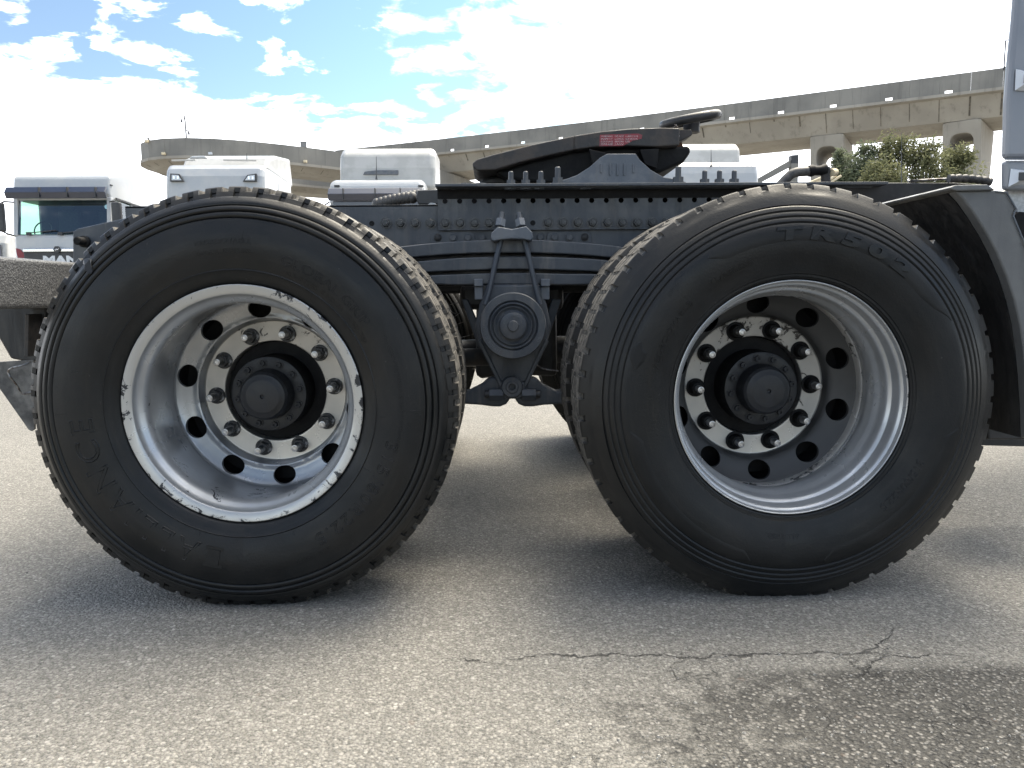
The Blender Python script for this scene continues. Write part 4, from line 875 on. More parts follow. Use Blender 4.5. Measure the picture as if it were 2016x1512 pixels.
# silver tank behind the mudguard and cab side fairing
tk = MB(); tk.prism(pz(.10, (1960, 378), (1975, 376), (2012, 361), (2090, 340), (2090, 428), (2003, 428), (2002, 414), (1984, 384)), .10, .6); tk.build('fuel_tank', 'silver', truck, bevel=.008, seg=3)
cabp = MB(); cabp.prism(pz(.06, (1980, 312), (1983, 200), (1989, 120), (1997, 40), (2005, -60), (2400, -60), (2400, 312)), .06, .085); cabp.build('side_fairing', 'cabgrey', truck, bevel=.012, seg=3)
MB().prism(pz(.06, (1981, 374), (1980, 314.5), (2400, 314.5), (2400, 374)), .058, .085).build('side_fairing', 'cabgrey', truck, bevel=.010, seg=3)
MB().prism(pz(.05, (1981, 311), (1981, 314), (2300, 315), (2300, 312)), .052, .0578).build('fairing_seam', 'frame2', truck)
MB().box(3.05, 5.0, .17, 2*CY-.17, 1.15, 3.2).build('cab_rear', 'cabgrey', truck, bevel=.05)
def marker(p):
    m_ = MB(); a, b, c_, d_ = [Vector(at(x, y, .056)) for x, y in p]; cc = (a+b+c_+d_)/4
    ins = [cc+(v_-cc)*.45+Vector((.004, -.016, 0)) for v_ in (a, b, c_, d_)]
    m_.add([a, b, c_, d_]+ins, [(4, 5, 6, 7), (0, 1, 5, 4), (1, 2, 6, 5), (2, 3, 7, 6), (3, 0, 4, 7)]); o_ = m_.build('marker_lamp', 'lamp', truck)
    MB().box(cc.x-.012, cc.x+.012, .036, .0385, cc.z-.010, cc.z+.010).build('lamp_insert', 'cabtrim', o_)
marker([(1998, 178), (2030, 180), (2034, 142), (2000, 136)]); marker([(1985, 368), (2022, 362), (2024, 336), (1990, 332)])

# ================================================================ PARKED TRUCKS IN THE BACKGROUND
simple_wheel = MB().lathe([(.28, .30), (.30, .02), (.49, .0), (.52, .03), (.52, .28), (.30, .32)], 40); sw_me = mesh('wheel', simple_wheel.v, simple_wheel.f, 'rubber', 30)
sw_rim = mesh('rim', *lathe([(.30, .02), (.27, .05), (.25, .12), (.12, .10), (.10, .05), (.0005, .05)], 32), 'discL', 30)
def rounded(pts_fn, **k): pass
def cab_base(root, x0, x1, Y, floor=1.02):
    m_ = MB(); m_.box(x0+.45, x0+.55, Y+.3, Y+6.2, .75, 1.02); m_.box(x1-.55, x1-.45, Y+.3, Y+6.2, .75, 1.02); m_.build('frame_rail', 'cabtrim', root)
    for yy in (Y+1.4, Y+5.0):
        for s, x in ((0, x0+.02), (1, x1-.02)):
            w = obj('wheel', sw_me, root, (x, yy, .52), rot=(0, 0, R(90) if s else R(-90))); obj('rim', sw_rim, w)
def glyph(s, size, x, z, y, root, m_, name='lettering', sx=1.):
    v, f = text_mesh(s, size, .004); obj(name, mesh(name, [(x+a[0]*sx, y-a[2], z+a[1]) for a in v], [tuple(reversed(q)) for q in f], m_), root)

def white_truck_hollow():
    Y = 15.8; P = lambda px, py, d=0.: at(px, py, Y+d)
    root = thing('parked_truck', 'white lorry with dark sun visor and MAN grille, leftmost of the parked row', 'truck', (P(120, 500).x, Y, 0), 'white lorries parked in a row')
    inv = Vector((P(120, 500).x, Y, 0))
    class LB_(MB):
        def build(s, name, m_, parent=root, smooth=None, **k):
            off = inv if parent is root else Vector((0, 0, 0)); s.v = [(a[0]-inv.x, a[1]-inv.y, a[2]) for a in s.v]; return MB.build(s, name, m_, parent, smooth, **k)
    x0, x1 = P(23, 430).x, P(217, 430).x; zws0, zws1 = P(120, 459).z, P(120, 392).z; ztop_ = P(120, 345).z; D = 2.25
    low = LB_(); low.prismx([(Y-.02, .45), (Y-.04, 1.2), (Y, zws0-.02), (Y+.25, zws0), (Y+D, zws0), (Y+D, .9), (Y+.6, .9), (Y+.5, .45)], x0, x1); body = low.build('cab_body', 'white', bevel=.09, seg=4)
    rf = LB_(); rf.prismx([(Y+.14, zws1-.02), (Y+.08, zws1+.12), (Y+.10, zws1+.30), (Y+.13, P(120, 350, .13).z), (Y+.20, P(120, 346, .2).z), (Y+.9, P(120, 343.5, .9).z), (Y+1.3, P(120, 343.5, .9).z), (Y+D, ztop_-.05), (Y+D, zws1-.02)], x0+.02, x1-.02); rf.build('cab_roof', 'white', bevel=.05, seg=4)
    pil = LB_()
    for a, b in ((x0+.01, x0+.10), (x1-.10, x1-.01)):
        pil.prismx([(Y+.0, zws0-.05), (Y+.13, zws0-.05), (Y+.26, zws1+.05), (Y+.10, zws1+.05)], a, b)
    for a, b in ((x0, x0+.05), (x1-.05, x1)):
        pil.box(a, b, Y+1.05, Y+D, zws0-.05, zws1+.05)
    pil.box(x0+.05, x1-.05, Y+D-.05, Y+D, zws0-.05, zws1+.05); pil.build('pillar', 'white', bevel=.015)
    ws = LB_(); ws.add([(x0+.09, Y+.015, zws0-.02), (x1-.09, Y+.015, zws0-.02), (x1-.09, Y+.15, zws1), (x0+.09, Y+.15, zws1)], [(0, 1, 2, 3)]); ws.build('windscreen', 'glass')
    for nm, x in (('side_window', x0+.02), ('side_window', x1-.02)):
        s = LB_(); s.add([(x, Y+.16, zws0-.02), (x, Y+1.05, zws0-.02), (x, Y+1.05, zws1), (x, Y+.30, zws1)], [(0, 1, 2, 3)]); s.build(nm, 'sideglass')
    vz = LB_(); a_, b_ = P(120, 392).z, P(120, 369).z
    vz.prismx([(Y-.14, a_), (Y-.20, (a_+b_)/2), (Y-.10, b_), (Y-.06, b_), (Y-.15, (a_+b_)/2), (Y-.10, a_)], x0-.01, x1+.01); vo = vz.build('sun_visor', 'visor', bevel=.01)
    for px in (86, 141, 196): v_ = LB_(); q = P(px, 380); v_.box(q.x-.01, q.x+.01, Y-.205, Y-.10, a_+.02, b_-.02); v_.build('visor_bracket', 'cabtrim', None).parent = root
    it = LB_(); it.box(x0+.12, x1-.12, Y+.15, Y+.5, zws0-.15, zws0-.01); it.build('dashboard', 'seat', bevel=.03)
    for x in (x0+.35, x1-.85): s = LB_(); s.box(x, x+.5, Y+1.2, Y+1.35, zws0-.1, zws0+.62); s.box(x+.1, x+.4, Y+1.2, Y+1.32, zws0+.64, zws0+.82); s.build('seat', 'seat', bevel=.04)
    sw = LB_(); q = P(62, 447); c_ = Vector((q.x, Y+.45, q.z-.02)); sw.tube([c_+Vector((.2*math.cos(a), .08*math.sin(a), .19*math.sin(a))) for a in np.linspace(0, 2*PI, 25)], .014, 6, False); sw.tube([c_, c_+Vector((0, .1, -.3))], .03, 8); sw.build('steering_wheel', 'cabtrim', smooth=40)
    bk = LB_(); bk.box(x0+.06, x1-.06, Y+D-.12, Y+D-.06, zws0, zws1); bk.build('rear_trim', 'seat')
    for px in (58, 120): 
        a, b = P(px, 459), P(px+50, 454); wp = LB_(); wp.tube([Vector((a.x, Y-.03, a.z)), Vector((a.x+.6, Y-.01, a.z+.06))], .012, 6); wp.box(a.x-.05, a.x+.05, Y-.05, Y-.0, a.z-.05, a.z+.02); wp.build('wiper', 'cabtrim')
    st = LB_(); q = P(205, 406); st.tube([Vector((q.x, Y+.115, q.z)), Vector((q.x, Y+.113, q.z))], .05, 20); M['sticker'] = mat('pale blue sticker', (.35, .6, .7), .5); st.build('sticker', 'sticker')
    # grille
    gz1, gz0 = P(120, 496).z, P(120, 560).z; gr_ = LB_(); gr_.box(P(50, 500).x, P(205, 500).x, Y-.07, Y-.03, gz0, gz1); gr_.build('grille', 'cabtrim', bevel=.02)
    bar = LB_(); bar.box(P(50, 500).x, P(205, 500).x, Y-.10, Y-.05, P(120, 496.5).z, P(120, 489.5).z); bar.build('grille_bar', 'chrome', bevel=.02)
    bd = LB_(); q = P(118, 492); bd.tube([Vector((q.x, Y-.13, q.z)), Vector((q.x, Y-.09, q.z))], .085, 6); bd.build('badge', 'cabtrim', bevel=.008)
    ln = LB_(); ln.tube([Vector((q.x-.05, Y-.135, q.z-.012)), Vector((q.x-.01, Y-.135, q.z+.008)), Vector((q.x+.03, Y-.135, q.z-.004)), Vector((q.x+.05, Y-.135, q.z+.03))], .009, 6); ln.tube([Vector((q.x-.01, Y-.135, q.z+.008)), Vector((q.x-.02, Y-.135, q.z-.03))], .007, 6); ln.build('badge_emblem', 'chrome')
    a = P(89, 519.5); v, f = text_mesh('MAN', .16, .006, bold=.008); w_ = max(t[0] for t in v); L = P(158, 517).x-a.x; sx = L/w_
    t_ = LB_(); t_.add([(a.x+p[0]*sx, Y-.076-p[2], a.z+p[1]*1.5) for p in v], [tuple(reversed(q)) for q in f]); t_.build('grille_lettering', 'lamp')
    rl = LB_(); rl.prism([(P(a, b).x, P(a, b).z) for a, b in ((34, 489), (41, 491), (50, 500), (53, 508), (38, 508), (35, 498))], Y-.05, Y-.01); rl.build('red_flash', 'red')
    for px in (35, 200): 
        q0, q1 = P(px, 364), P(px+13, 361); ml = LB_(); ml.box(q0.x, q1.x, Y+.13, Y+.22, q0.z, q1.z); ml.build('roof_marker', 'cabtrim', bevel=.01)
    # mirrors
    for s in (-1, 1):
        xm = (x0-.20) if s < 0 else (x1+.20); q1, q0 = P(10, 400).z, P(10, 457).z
        mr = LB_(); mr.box(xm-.10, xm+.10, Y-.16, Y-.02, q0, q1); mr.build('mirror', 'cabtrim', bevel=.04, seg=3)
        ar = LB_(); ar.tube([Vector((xm, Y-.06, q1-.02)), Vector((xm-s*.08, Y-.03, q1+.03)), Vector((xm-s*.22, Y+.08, q1+.03))], .02, 8); ar.tube([Vector((xm, Y-.06, q0+.02)), Vector((xm-s*.1, Y-.03, q0-.04)), Vector((xm-s*.22, Y+.08, q0-.08))], .02, 8); ar.build('mirror_arm', 'cabtrim', smooth=40)
    an = LB_(); q = P(132, 343); an.tube([Vector((q.x, Y+.6, ztop_-.02)), Vector((q.x, Y+.6, ztop_+.12)), Vector((q.x-.01, Y+.6, ztop_+.44))], [.02, .008, .004], 6); an.build('antenna', 'cabtrim')
    # flank trim: awning strip, dark mirror beyond and orange lamp
    sd_ = LB_(); sd_.prismx([(Y+.3, zws1+.02), (Y+2.0, zws1-.05), (Y+2.0, zws1-.01), (Y+.3, zws1+.06)], x1+.001, x1+.03); sd_.build('door_rail', 'cabtrim')
    q = at(268, 401, Y+2.1); ol = LB_(); ol.box(q.x-.06, q.x+.05, Y+2.05, Y+2.15, q.z-.06, q.z+.06); ol.build('orange_lamp', 'orange', bevel=.01)
    q0, q1 = at(246, 430, Y+1.4), at(267, 392, Y+1.4); dm = LB_(); dm.box(q0.x-.02, q1.x, Y+1.3, Y+1.5, q0.z-.3, q1.z); dm.build('side_mirror', 'cabtrim', bevel=.03)
    rr = LB_(); cab_base_lb(rr, root, inv, x0, x1, Y)
def cab_base_lb(rr, root, inv, x0, x1, Y):
    rr.box(x0+.45, x0+.55, Y+.3, Y+6.2, .75, 1.02); rr.box(x1-.55, x1-.45, Y+.3, Y+6.2, .75, 1.02); rr.build('frame_rail', 'cabtrim')
    for yy in (1.4, 5.0):
        for s, x in ((0, x0+.02), (1, x1-.02)):
            w = obj('wheel', sw_me, root, (x-inv.x, yy, .52), rot=(0, 0, R(90) if s else R(-90))); obj('rim', sw_rim, w)
white_truck_hollow()

def solid_truck(label, pxs, pyroof, Y, D, roof, lamps=None, visor=None, antenna=None, deflector=None, wsbot=470, hatch=None):
    P = lambda px, py, d=0.: at(px, py, Y+d); mid = sum(pxs)/2
    x0, x1 = P(pxs[0], 430).x, P(pxs[1], 430).x; o = Vector(((x0+x1)/2, Y, 0)); root = thing('parked_truck', label, 'truck', o, 'white lorries parked in a row')
    def bld(m_, name, mm, parent=None, **k):
        m_.v = [(a[0]-o.x, a[1]-o.y, a[2]) for a in m_.v]; return m_.build(name, mm, parent or root, **k)
    zt_ = P(mid, pyroof).z
    b = MB(); pr_ = [(Y-.02, .45), (Y-.02, 1.2), (Y, 1.95)]+[(Y+dy_, P(mid, py).z) for dy_, py in roof]+[(Y+D, zt_-.05), (Y+D, .9), (Y+.6, .9), (Y+.5, .45)]
    b.prismx(pr_, x0, x1); bld(b, 'cab_body', 'white', bevel=.13, seg=5)
    zwt, zwb = P(mid, visor[1] if visor else pyroof+75).z, 2.0
    w = MB(); w.add([(x0+.1, Y-.012, zwb), (x1-.1, Y-.012, zwb), (x1-.1, Y+.0, zwt), (x0+.1, Y+.0, zwt)], [(0, 1, 2, 3)]); bld(w, 'windscreen', 'visor')
    for s, x in ((-1, x0), (1, x1)):
        sw_ = MB(); sw_.add([(x+s*.004, Y+.35, 2.0), (x+s*.004, Y+1.15, 2.0), (x+s*.004, Y+1.15, zwt-.05), (x+s*.004, Y+.45, zwt-.05)], [(0, 1, 2, 3)]); bld(sw_, 'side_window', 'visor')
        mr = MB(); mr.box(x+s*.12-.09, x+s*.12+.09, Y-.15, Y-.02, 1.95, zwt-.1); mr.tube([(x+s*.12, Y-.08, zwt-.12), (x-s*.02, Y+.05, zwt)], .02, 6); bld(mr, 'mirror', 'cabtrim', bevel=.03)
    gr_ = MB(); gr_.box(x0+.35, x1-.35, Y-.05, Y-.021, 1.0, 1.75); bld(gr_, 'grille', 'cabtrim', bevel=.01)
    for s, x in ((-1, x0), (1, x1)):
        dm = MB(); dm.prismx([(Y+.30, 1.2), (Y+.315, 1.2), (Y+.315, zt_-.55), (Y+.30, zt_-.55)], x-.004, x+.004); dm.prismx([(Y+1.30, 1.2), (Y+1.315, 1.2), (Y+1.315, zt_-.30), (Y+1.30, zt_-.30)], x-.004, x+.004); dm.prismx([(Y+.3, zt_-.56), (Y+D-.2, zt_-.46), (Y+D-.2, zt_-.445), (Y+.3, zt_-.545)], x-.004, x+.004); bld(dm, 'door_seam', 'cabtrim')
    if lamps:
        for L in lamps:
            fr_ = MB(); pp = [(P(a, c).x, P(a, c).z) for a, c in L]; fr_.prism(pp, Y-.035+lamps_dy, Y+.02+lamps_dy); fo = bld(fr_, 'roof_lamp', 'cabtrim', bevel=.005)
            cx_ = sum(p[0] for p in pp)/len(pp); cz_ = sum(p[1] for p in pp)/len(pp); ins = MB(); ins.prism([(cx_+(p[0]-cx_)*.72, cz_+(p[1]-cz_)*.68) for p in pp], Y-.042+lamps_dy, Y-.036+lamps_dy); ino = MB.build(_sh(ins, o), 'lamp_lens', 'lamp', fo)
            for dxx in (-.06, .03): q = MB(); q.box(cx_+dxx, cx_+dxx+.04, Y-.048+lamps_dy, Y-.0425+lamps_dy, cz_-.03, cz_+.03); MB.build(_sh(q, o), 'lamp_reflector', 'chrome', fo)
    if visor:
        vz = MB(); a_, b_ = P(mid, visor[1]).z, P(mid, visor[0]).z; vz.prismx([(Y-.13, a_), (Y-.2, (a_+b_)/2), (Y-.08, b_), (Y-.04, b_), (Y-.15, (a_+b_)/2), (Y-.09, a_)], x0+.02, x1-.02); bld(vz, 'sun_visor', 'visor', bevel=.01)
        for fx in (.17, .5, .76): xx = x0+(x1-x0)*fx; c_ = MB(); c_.box(xx-.01, xx+.01, Y-.205, Y-.1, a_+.02, b_-.02); bld(c_, 'visor_bracket', 'cabtrim')
    if antenna:
        (ax_, ay0, ay1, dd) = antenna; q0, q1 = at(ax_, ay0, Y+dd), at(ax_, ay1, Y+dd); an = MB(); an.tube([q0-Vector((0, 0, .1)), q0, q1], [.03, .012, .005], 6); bld(an, 'antenna', 'cabtrim')
    fm_ = MB(); fm_.box(x0+.45, x0+.55, Y+.3, Y+6.2, .75, 1.02); fm_.box(x1-.55, x1-.45, Y+.3, Y+6.2, .75, 1.02); bld(fm_, 'frame_rail', 'cabtrim')
    for yy in (1.4, 5.0):
        for s, x in ((0, x0+.02), (1, x1-.02)):
            w = obj('wheel', sw_me, root, (x-o.x, yy, .52), rot=(0, 0, R(90) if s else R(-90))); obj('rim', sw_rim, w)
    return root, bld, P
def _sh(m_, o): m_.v = [(a[0]-o.x, a[1]-o.y, a[2]) for a in m_.v]; return m_
lamps_dy = .06
# second: tall cab with two lamps set into the roof
r_, bld, P = solid_truck('tall white lorry cab with two black framed roof lamps, behind the left wheel', (325, 520), 318, 16.2, 2.6,
    [(.06, 385), (.10, 345), (.17, 330), (.28, 321), (.6, 317), (1.2, 311)],
    lamps=[[(334, 341), (352, 342), (361, 357), (334, 357)], [(477, 357), (486, 344), (504, 341), (504, 357)]], antenna=(486, 318, 302, .5))
m_ = MB(); m_.prismx([(16.5, P(420, 320).z-.1), (16.75, P(420, 312, .5).z), (17.4, P(420, 307, 1.2).z), (18.7, P(420, 307, 2.).z), (18.9, P(420, 320).z-.2)], P(345, 320).x, P(516, 320).x); bld(m_, 'roof_fairing', 'whiteb', bevel=.07, seg=4)
m_ = MB(); m_.prism(pz(16.8, (372, 312), (376, 307), (402, 306), (410, 312)), 16.8, 17.5); bld(m_, 'roof_hatch', 'white', bevel=.03)
m_ = MB(); m_.tube([P(338, 316, .35), P(385, 315, .35)], .02, 6); m_.tube([P(440, 315, .35), P(505, 316, .35)], .02, 6); bld(m_, 'roof_rail', 'whiteb')
# third: cab with high box deflector
r_, bld, P = solid_truck('white lorry with tall boxy roof deflector and visor, beside the fifth wheel coupling', (648, 836), 352, 16.0, 2.2,
    [(.05, 380), (.08, 362), (.18, 354), (.34, 350), (.8, 348.5)], visor=(371, 396), antenna=(741, 345, 308, .5))
m_ = MB(); m_.prismx([(17.0, P(745, 352).z-.12), (17.02, P(745, 330, 1.).z), (17.12, P(745, 301, 1.1).z), (17.4, P(745, 293, 1.4).z), (18.7, P(745, 293, 1.6).z), (18.7, P(745, 352).z-.3)], P(667, 320, 1.).x, P(857, 320, 1.).x); bld(m_, 'roof_deflector', 'whiteb', bevel=.14, seg=5)
m_ = MB(); m_.prism(pz(16.98, (715, 344), (718, 338), (742, 335), (784, 335), (784, 344)), 16.96, 17.04); bld(m_, 'deflector_vent', 'frame2', bevel=.01)
for px in (662, 828): m_ = MB(); q = P(px, 365); m_.box(q.x-.06, q.x+.06, 16.05, 16.12, q.z-.015, q.z+.015); bld(m_, 'roof_marker', 'cabtrim')
# fourth: to the right of the coupling
r_, bld, P = solid_truck('white lorry with rounded roof and sloped spoiler, right of the ring handle', (1305, 1495), 318, 17.5, 2.4,
    [(.06, 365), (.10, 340), (.16, 325), (.30, 316), (.6, 313), (1.0, 313)], antenna=(1400, 320, 295, .1), visor=None)
m_ = MB(); m_.prismx([(18.6, P(1400, 311).z), (18.75, P(1400, 291, 1.2).z), (19.0, P(1400, 284, 1.5).z), (20.0, P(1400, 284, 1.7).z), (20.0, P(1400, 311).z)], P(1330, 300, 1.2).x, P(1458, 300, 1.2).x); bld(m_, 'roof_spoiler', 'whiteb', bevel=.09, seg=4)
# fifth: low white roof further right
r_, bld, P = solid_truck('low white lorry with only its roof edge visible over the right wheel', (1618, 1768), 356, 18.5, 2.0,
    [(.06, 390), (.10, 372), (.2, 362), (.4, 356), (.8, 352)], antenna=(1775, 358, 262, .2))
m_ = MB()
for k in range(4): m_.tube([P(1588+k*14, 362, -.5), P(1626+k*10, 346, -.5)], .03, 8)
bld(m_, 'rolled_canvas', 'cream', smooth=50)
# pale van edge at far left
vn = thing('parked_van', 'pale cream van partly hidden behind the leftmost lorry', 'van', (at(-6, 470, 20).x, 20, 0))
m_ = MB(); a, b = at(-30, 450, 20), at(20, 461, 20); q = Vector((at(-6, 470, 20).x, 20, 0)); m_.prismx([(-.3, .4), (-.3, 1.3), (-.2, b.z-.25), (.0, b.z), (4, b.z), (4, .4)], a.x-.8-q.x, b.x-q.x); m_.build('van_body', 'whiteb', vn, bevel=.08, seg=3)
m_ = MB(); m_.box(b.x-.9-q.x, b.x-.12-q.x, -.26, -.24, b.z-.75, b.z-.3); m_.build('windscreen', 'visor', vn)
for s in (.2, 3.4): obj('wheel', sw_me, vn, (b.x-q.x-.0, s, .42), rot=(0, 0, R(90))).scale = (.7, .7, .7)

# ================================================================ VIADUCTS
def conc(name, c1, c2, streak=True):
    m = bpy.data.materials.new(name); m.use_nodes = True; t = m.node_tree; p = t.nodes['Principled BSDF']; p.inputs['Roughness'].default_value = .85
    c = t.nodes.new('ShaderNodeTexCoord'); mp_ = t.nodes.new('ShaderNodeMapping'); mp_.inputs['Scale'].default_value = (1.4, 1.4, .10); t.links.new(c.outputs['Object'], mp_.inputs[0])
    n = N(t, 'ShaderNodeTexNoise', i_Scale=1.6, i_Detail=7., i_Roughness=.65); t.links.new(mp_.outputs[0], n.inputs['Vector'])
    n2_ = N(t, 'ShaderNodeTexNoise', i_Scale=.35, i_Detail=5.); t.links.new(c.outputs['Object'], n2_.inputs['Vector'])
    col = mixc(t, sstep(t, n2_.outputs[0], .35, .68), c1, c2)
    col = mixc(t, sstep(t, n.outputs[0], .52, .72, 0., .42), col, tuple(v*.42 for v in c1))
    t.links.new(col, p.inputs['Base Color'])
    b = N(t, 'ShaderNodeBump', i_Strength=.5, i_Distance=.03); t.links.new(n.outputs[0], b.inputs['Height']); t.links.new(b.outputs[0], p.inputs['Normal'])
    return m
M['parapet'] = conc('grey weathered concrete', (.19, .185, .17), (.26, .25, .225)); M['girder'] = conc('warm concrete', (.30, .278, .24), (.37, .345, .30))
M['stain'] = mat('water stain', (.10, .09, .075), .9, base2=(.2, .17, .13), scale=3)
def resample(P, step):
    P = [Vector(p) for p in P]; L = [0]
    for a, b in zip(P, P[1:]): L.append(L[-1]+(b-a).length)
    n = max(2, int(L[-1]/step)); out = []
    for i in range(n+1):
        s = L[-1]*i/n; k = min(len(P)-2, max(j for j in range(len(L)) if L[j] <= s+1e-9)); t = (s-L[k])/(L[k+1]-L[k]); out.append(P[k]+(P[k+1]-P[k])*t)
    return out
def viaduct(name, label, path, step, side, ph, web, holes, inset=1.5, width=9., smooth_n=60):
    """path: top edge of the parapet nearest the camera; side=+1 when the deck lies to the left of travel"""
    P = resample(path, step)
    for _ in range(smooth_n): P = [P[0]]+[(P[i-1]+P[i]*2+P[i+1])/4 for i in range(1, len(P)-1)]+[P[-1]]
    root = thing(name, label, 'viaduct', (P[len(P)//2].x, P[len(P)//2].y, 0)); o = Vector((P[len(P)//2].x, P[len(P)//2].y, 0))
    Nn = []
    for i in range(len(P)):
        t = (P[min(i+1, len(P)-1)]-P[max(i-1, 0)]); t.z = 0; t.normalize(); Nn.append(Vector((-t.y, t.x, 0))*side)
    def sweep(sec, nm, mm, smooth=20):
        v = []; f = []; k = len(sec)
        for p, n in zip(P, Nn):
            for off, dz_ in sec: v.append(p+n*off+Vector((0, 0, dz_))-o)
        for i in range(len(P)-1):
            for j in range(k): a = i*k+j; b = i*k+(j+1) % k; f.append((a, b, b+k, a+k))
        f.append(tuple(range(k))); f.append(tuple(range((len(P)-1)*k, len(P)*k)))
        me = mesh(nm, v, f, mm, smooth); bm = bmesh.new(); bm.from_mesh(me); bmesh.ops.recalc_face_normals(bm, faces=bm.faces); bm.to_mesh(me); bm.free()
        return obj(nm, me, root)
    zb1 = -ph; 
    sweep([(-.10, zb1), (.45, zb1), (.45, zb1+.02), (width-.45, zb1+.02), (width-.45, zb1), (width+.1, zb1), (width+.1, zb1-.22), (width-.4, zb1-.30), (width-inset, zb1-.30-web), (inset, zb1-.30-web), (.4, zb1-.30), (-.10, zb1-.22)], 'deck', 'girder')
    for far in (0, 1):
        for i in range(len(P)-1):
            a, b = P[i], P[i+1]; na, nb_ = Nn[i], Nn[i+1]
            if far: a = a+na*width; b = b+nb_*width
            L = (b-a).length; t = (b-a)/L; n = (na+nb_).normalized()*(-1 if far else 1); g_ = .004
            out = [(g_, 0), (L-g_, 0), (L-g_, -ph+.002)]
            if holes and i % 2 == 0: hw = .50; out += [(L-.35, -ph+.002), (L-.35, -ph+.26), (L-.35-hw, -ph+.26), (L-.35-hw, -ph+.002)]
            out += [(g_, -ph+.002)]
            v = []; th = .25; k = len(out)
            for d_ in (0, th):
                for s_, z_ in out: q = a+t*s_; q = Vector((q.x, q.y, q.z+z_))+n*d_-o; v.append(q)
            f = [tuple(range(k)), tuple(range(2*k-1, k-1, -1))]+[(j, j+k, (j+1) % k+k, (j+1) % k) for j in range(k)]
            me = mesh('parapet_panel', v, f, 'parapet'); bm = bmesh.new(); bm.from_mesh(me); bmesh.ops.recalc_face_normals(bm, faces=bm.faces); bm.to_mesh(me); bm.free()
            obj('parapet_panel', me, root)
    # segment joints and drip stains on the web
    for i in range(1, len(P)-1):
        if i % 1 == 0:
            q = P[i]; n = Nn[i]; t = Vector((n.y, -n.x, 0)); w_ = random.choice((.05, .05, .12)); hgt = web*random.uniform(.35, 1.) if random.random() < .8 else .15
            v = []
            for s_ in (-w_/2, w_/2):
                for u_ in (0., hgt/web): off = .4+(inset-.4)*u_-.02; v.append(q+t*s_+n*off+Vector((0, 0, zb1-.31-web*u_))-o)
            obj('web_joint', mesh('web_joint', v, [(0, 1, 3, 2)], 'stain'), root)
    return root, o, P, Nn, sweep
mainp = [onz(px, py, 17.) for px, py in ((2500, 62), (2250, 98), (1970, 135), (1730, 165), (1500, 196), (1250, 230), (1060, 251), (860, 276), (760, 286), (690, 293))]
d_ = (mainp[-1]-mainp[-2]).normalized(); mainp.append(mainp[-1]+d_*2); mainp = smoothpath(mainp, 6)
vr, vo_, VP_, VN_, _ = viaduct('motorway_viaduct', 'long straight concrete viaduct with square drain openings, on tall piers at right', mainp, 2.0, -1, 1.35, 1.5, True)
# handrail near the right end
def seg_at(px, P):
    best = min(range(len(P)), key=lambda i: abs((P[i].x-CAM[0])*F/(P[i].y-CAM[1])+975-px)); return best
i0 = seg_at(1948, VP_); hr = MB(); a = VP_[i0]-vo_; b = VP_[max(i0+0-3, 0)]-vo_
for z_ in (1.0, 1.9): hr.tube([a+Vector((0, 0, z_ if z_ > 1.5 else .03)), b+Vector((0, 0, z_ if z_ > 1.5 else .03))], .04, 6)
hr.tube([a+Vector((0, 0, -.2)), a+Vector((0, 0, 1.9))], .05, 6); hr.tube([b+Vector((0, 0, -.2)), b+Vector((0, 0, 1.9))], .05, 6); hr.build('handrail', 'cabtrim', vr)
rampp = [(-15, 90, 13.7), (-21, 87, 13.7), (-26, 82, 13.7), (-29.2, 76, 13.7), (-30.3, 70, 13.6), (-29.7, 66, 13.6)]
rampp = [Vector((x, d-1.9, z)) for x, d, z in rampp]+[onz(297, 271.5, 13.6), onz(380, 269.5, 13.6), onz(480, 276, 13.6), onz(560, 285, 13.6), onz(660, 297, 13.6), onz(760, 313, 13.6), onz(860, 333, 13.6), onz(930, 357, 13.6)]
d_ = (rampp[-1]-rampp[-2]).normalized(); rampp.append(rampp[-1]+d_*12+Vector((0, 0, -.6))); rampp = smoothpath(rampp, 6)
rr_o, ro_, RP_, RN_, _ = viaduct('curved_ramp', 'curved concrete slip road ramp sweeping in from the left above the lorries', rampp, 1.9, 1, 1.38, .35, False, inset=1.1, width=5.5, smooth_n=3)
limb_ = min(range(len(RP_)), key=lambda k: RP_[k].x/(RP_[k].y-CAM[1]))
def ridx(px): return min(range(limb_, len(RP_)), key=lambda k: abs(975+RP_[k].x*F/(RP_[k].y-CAM[1])-px))
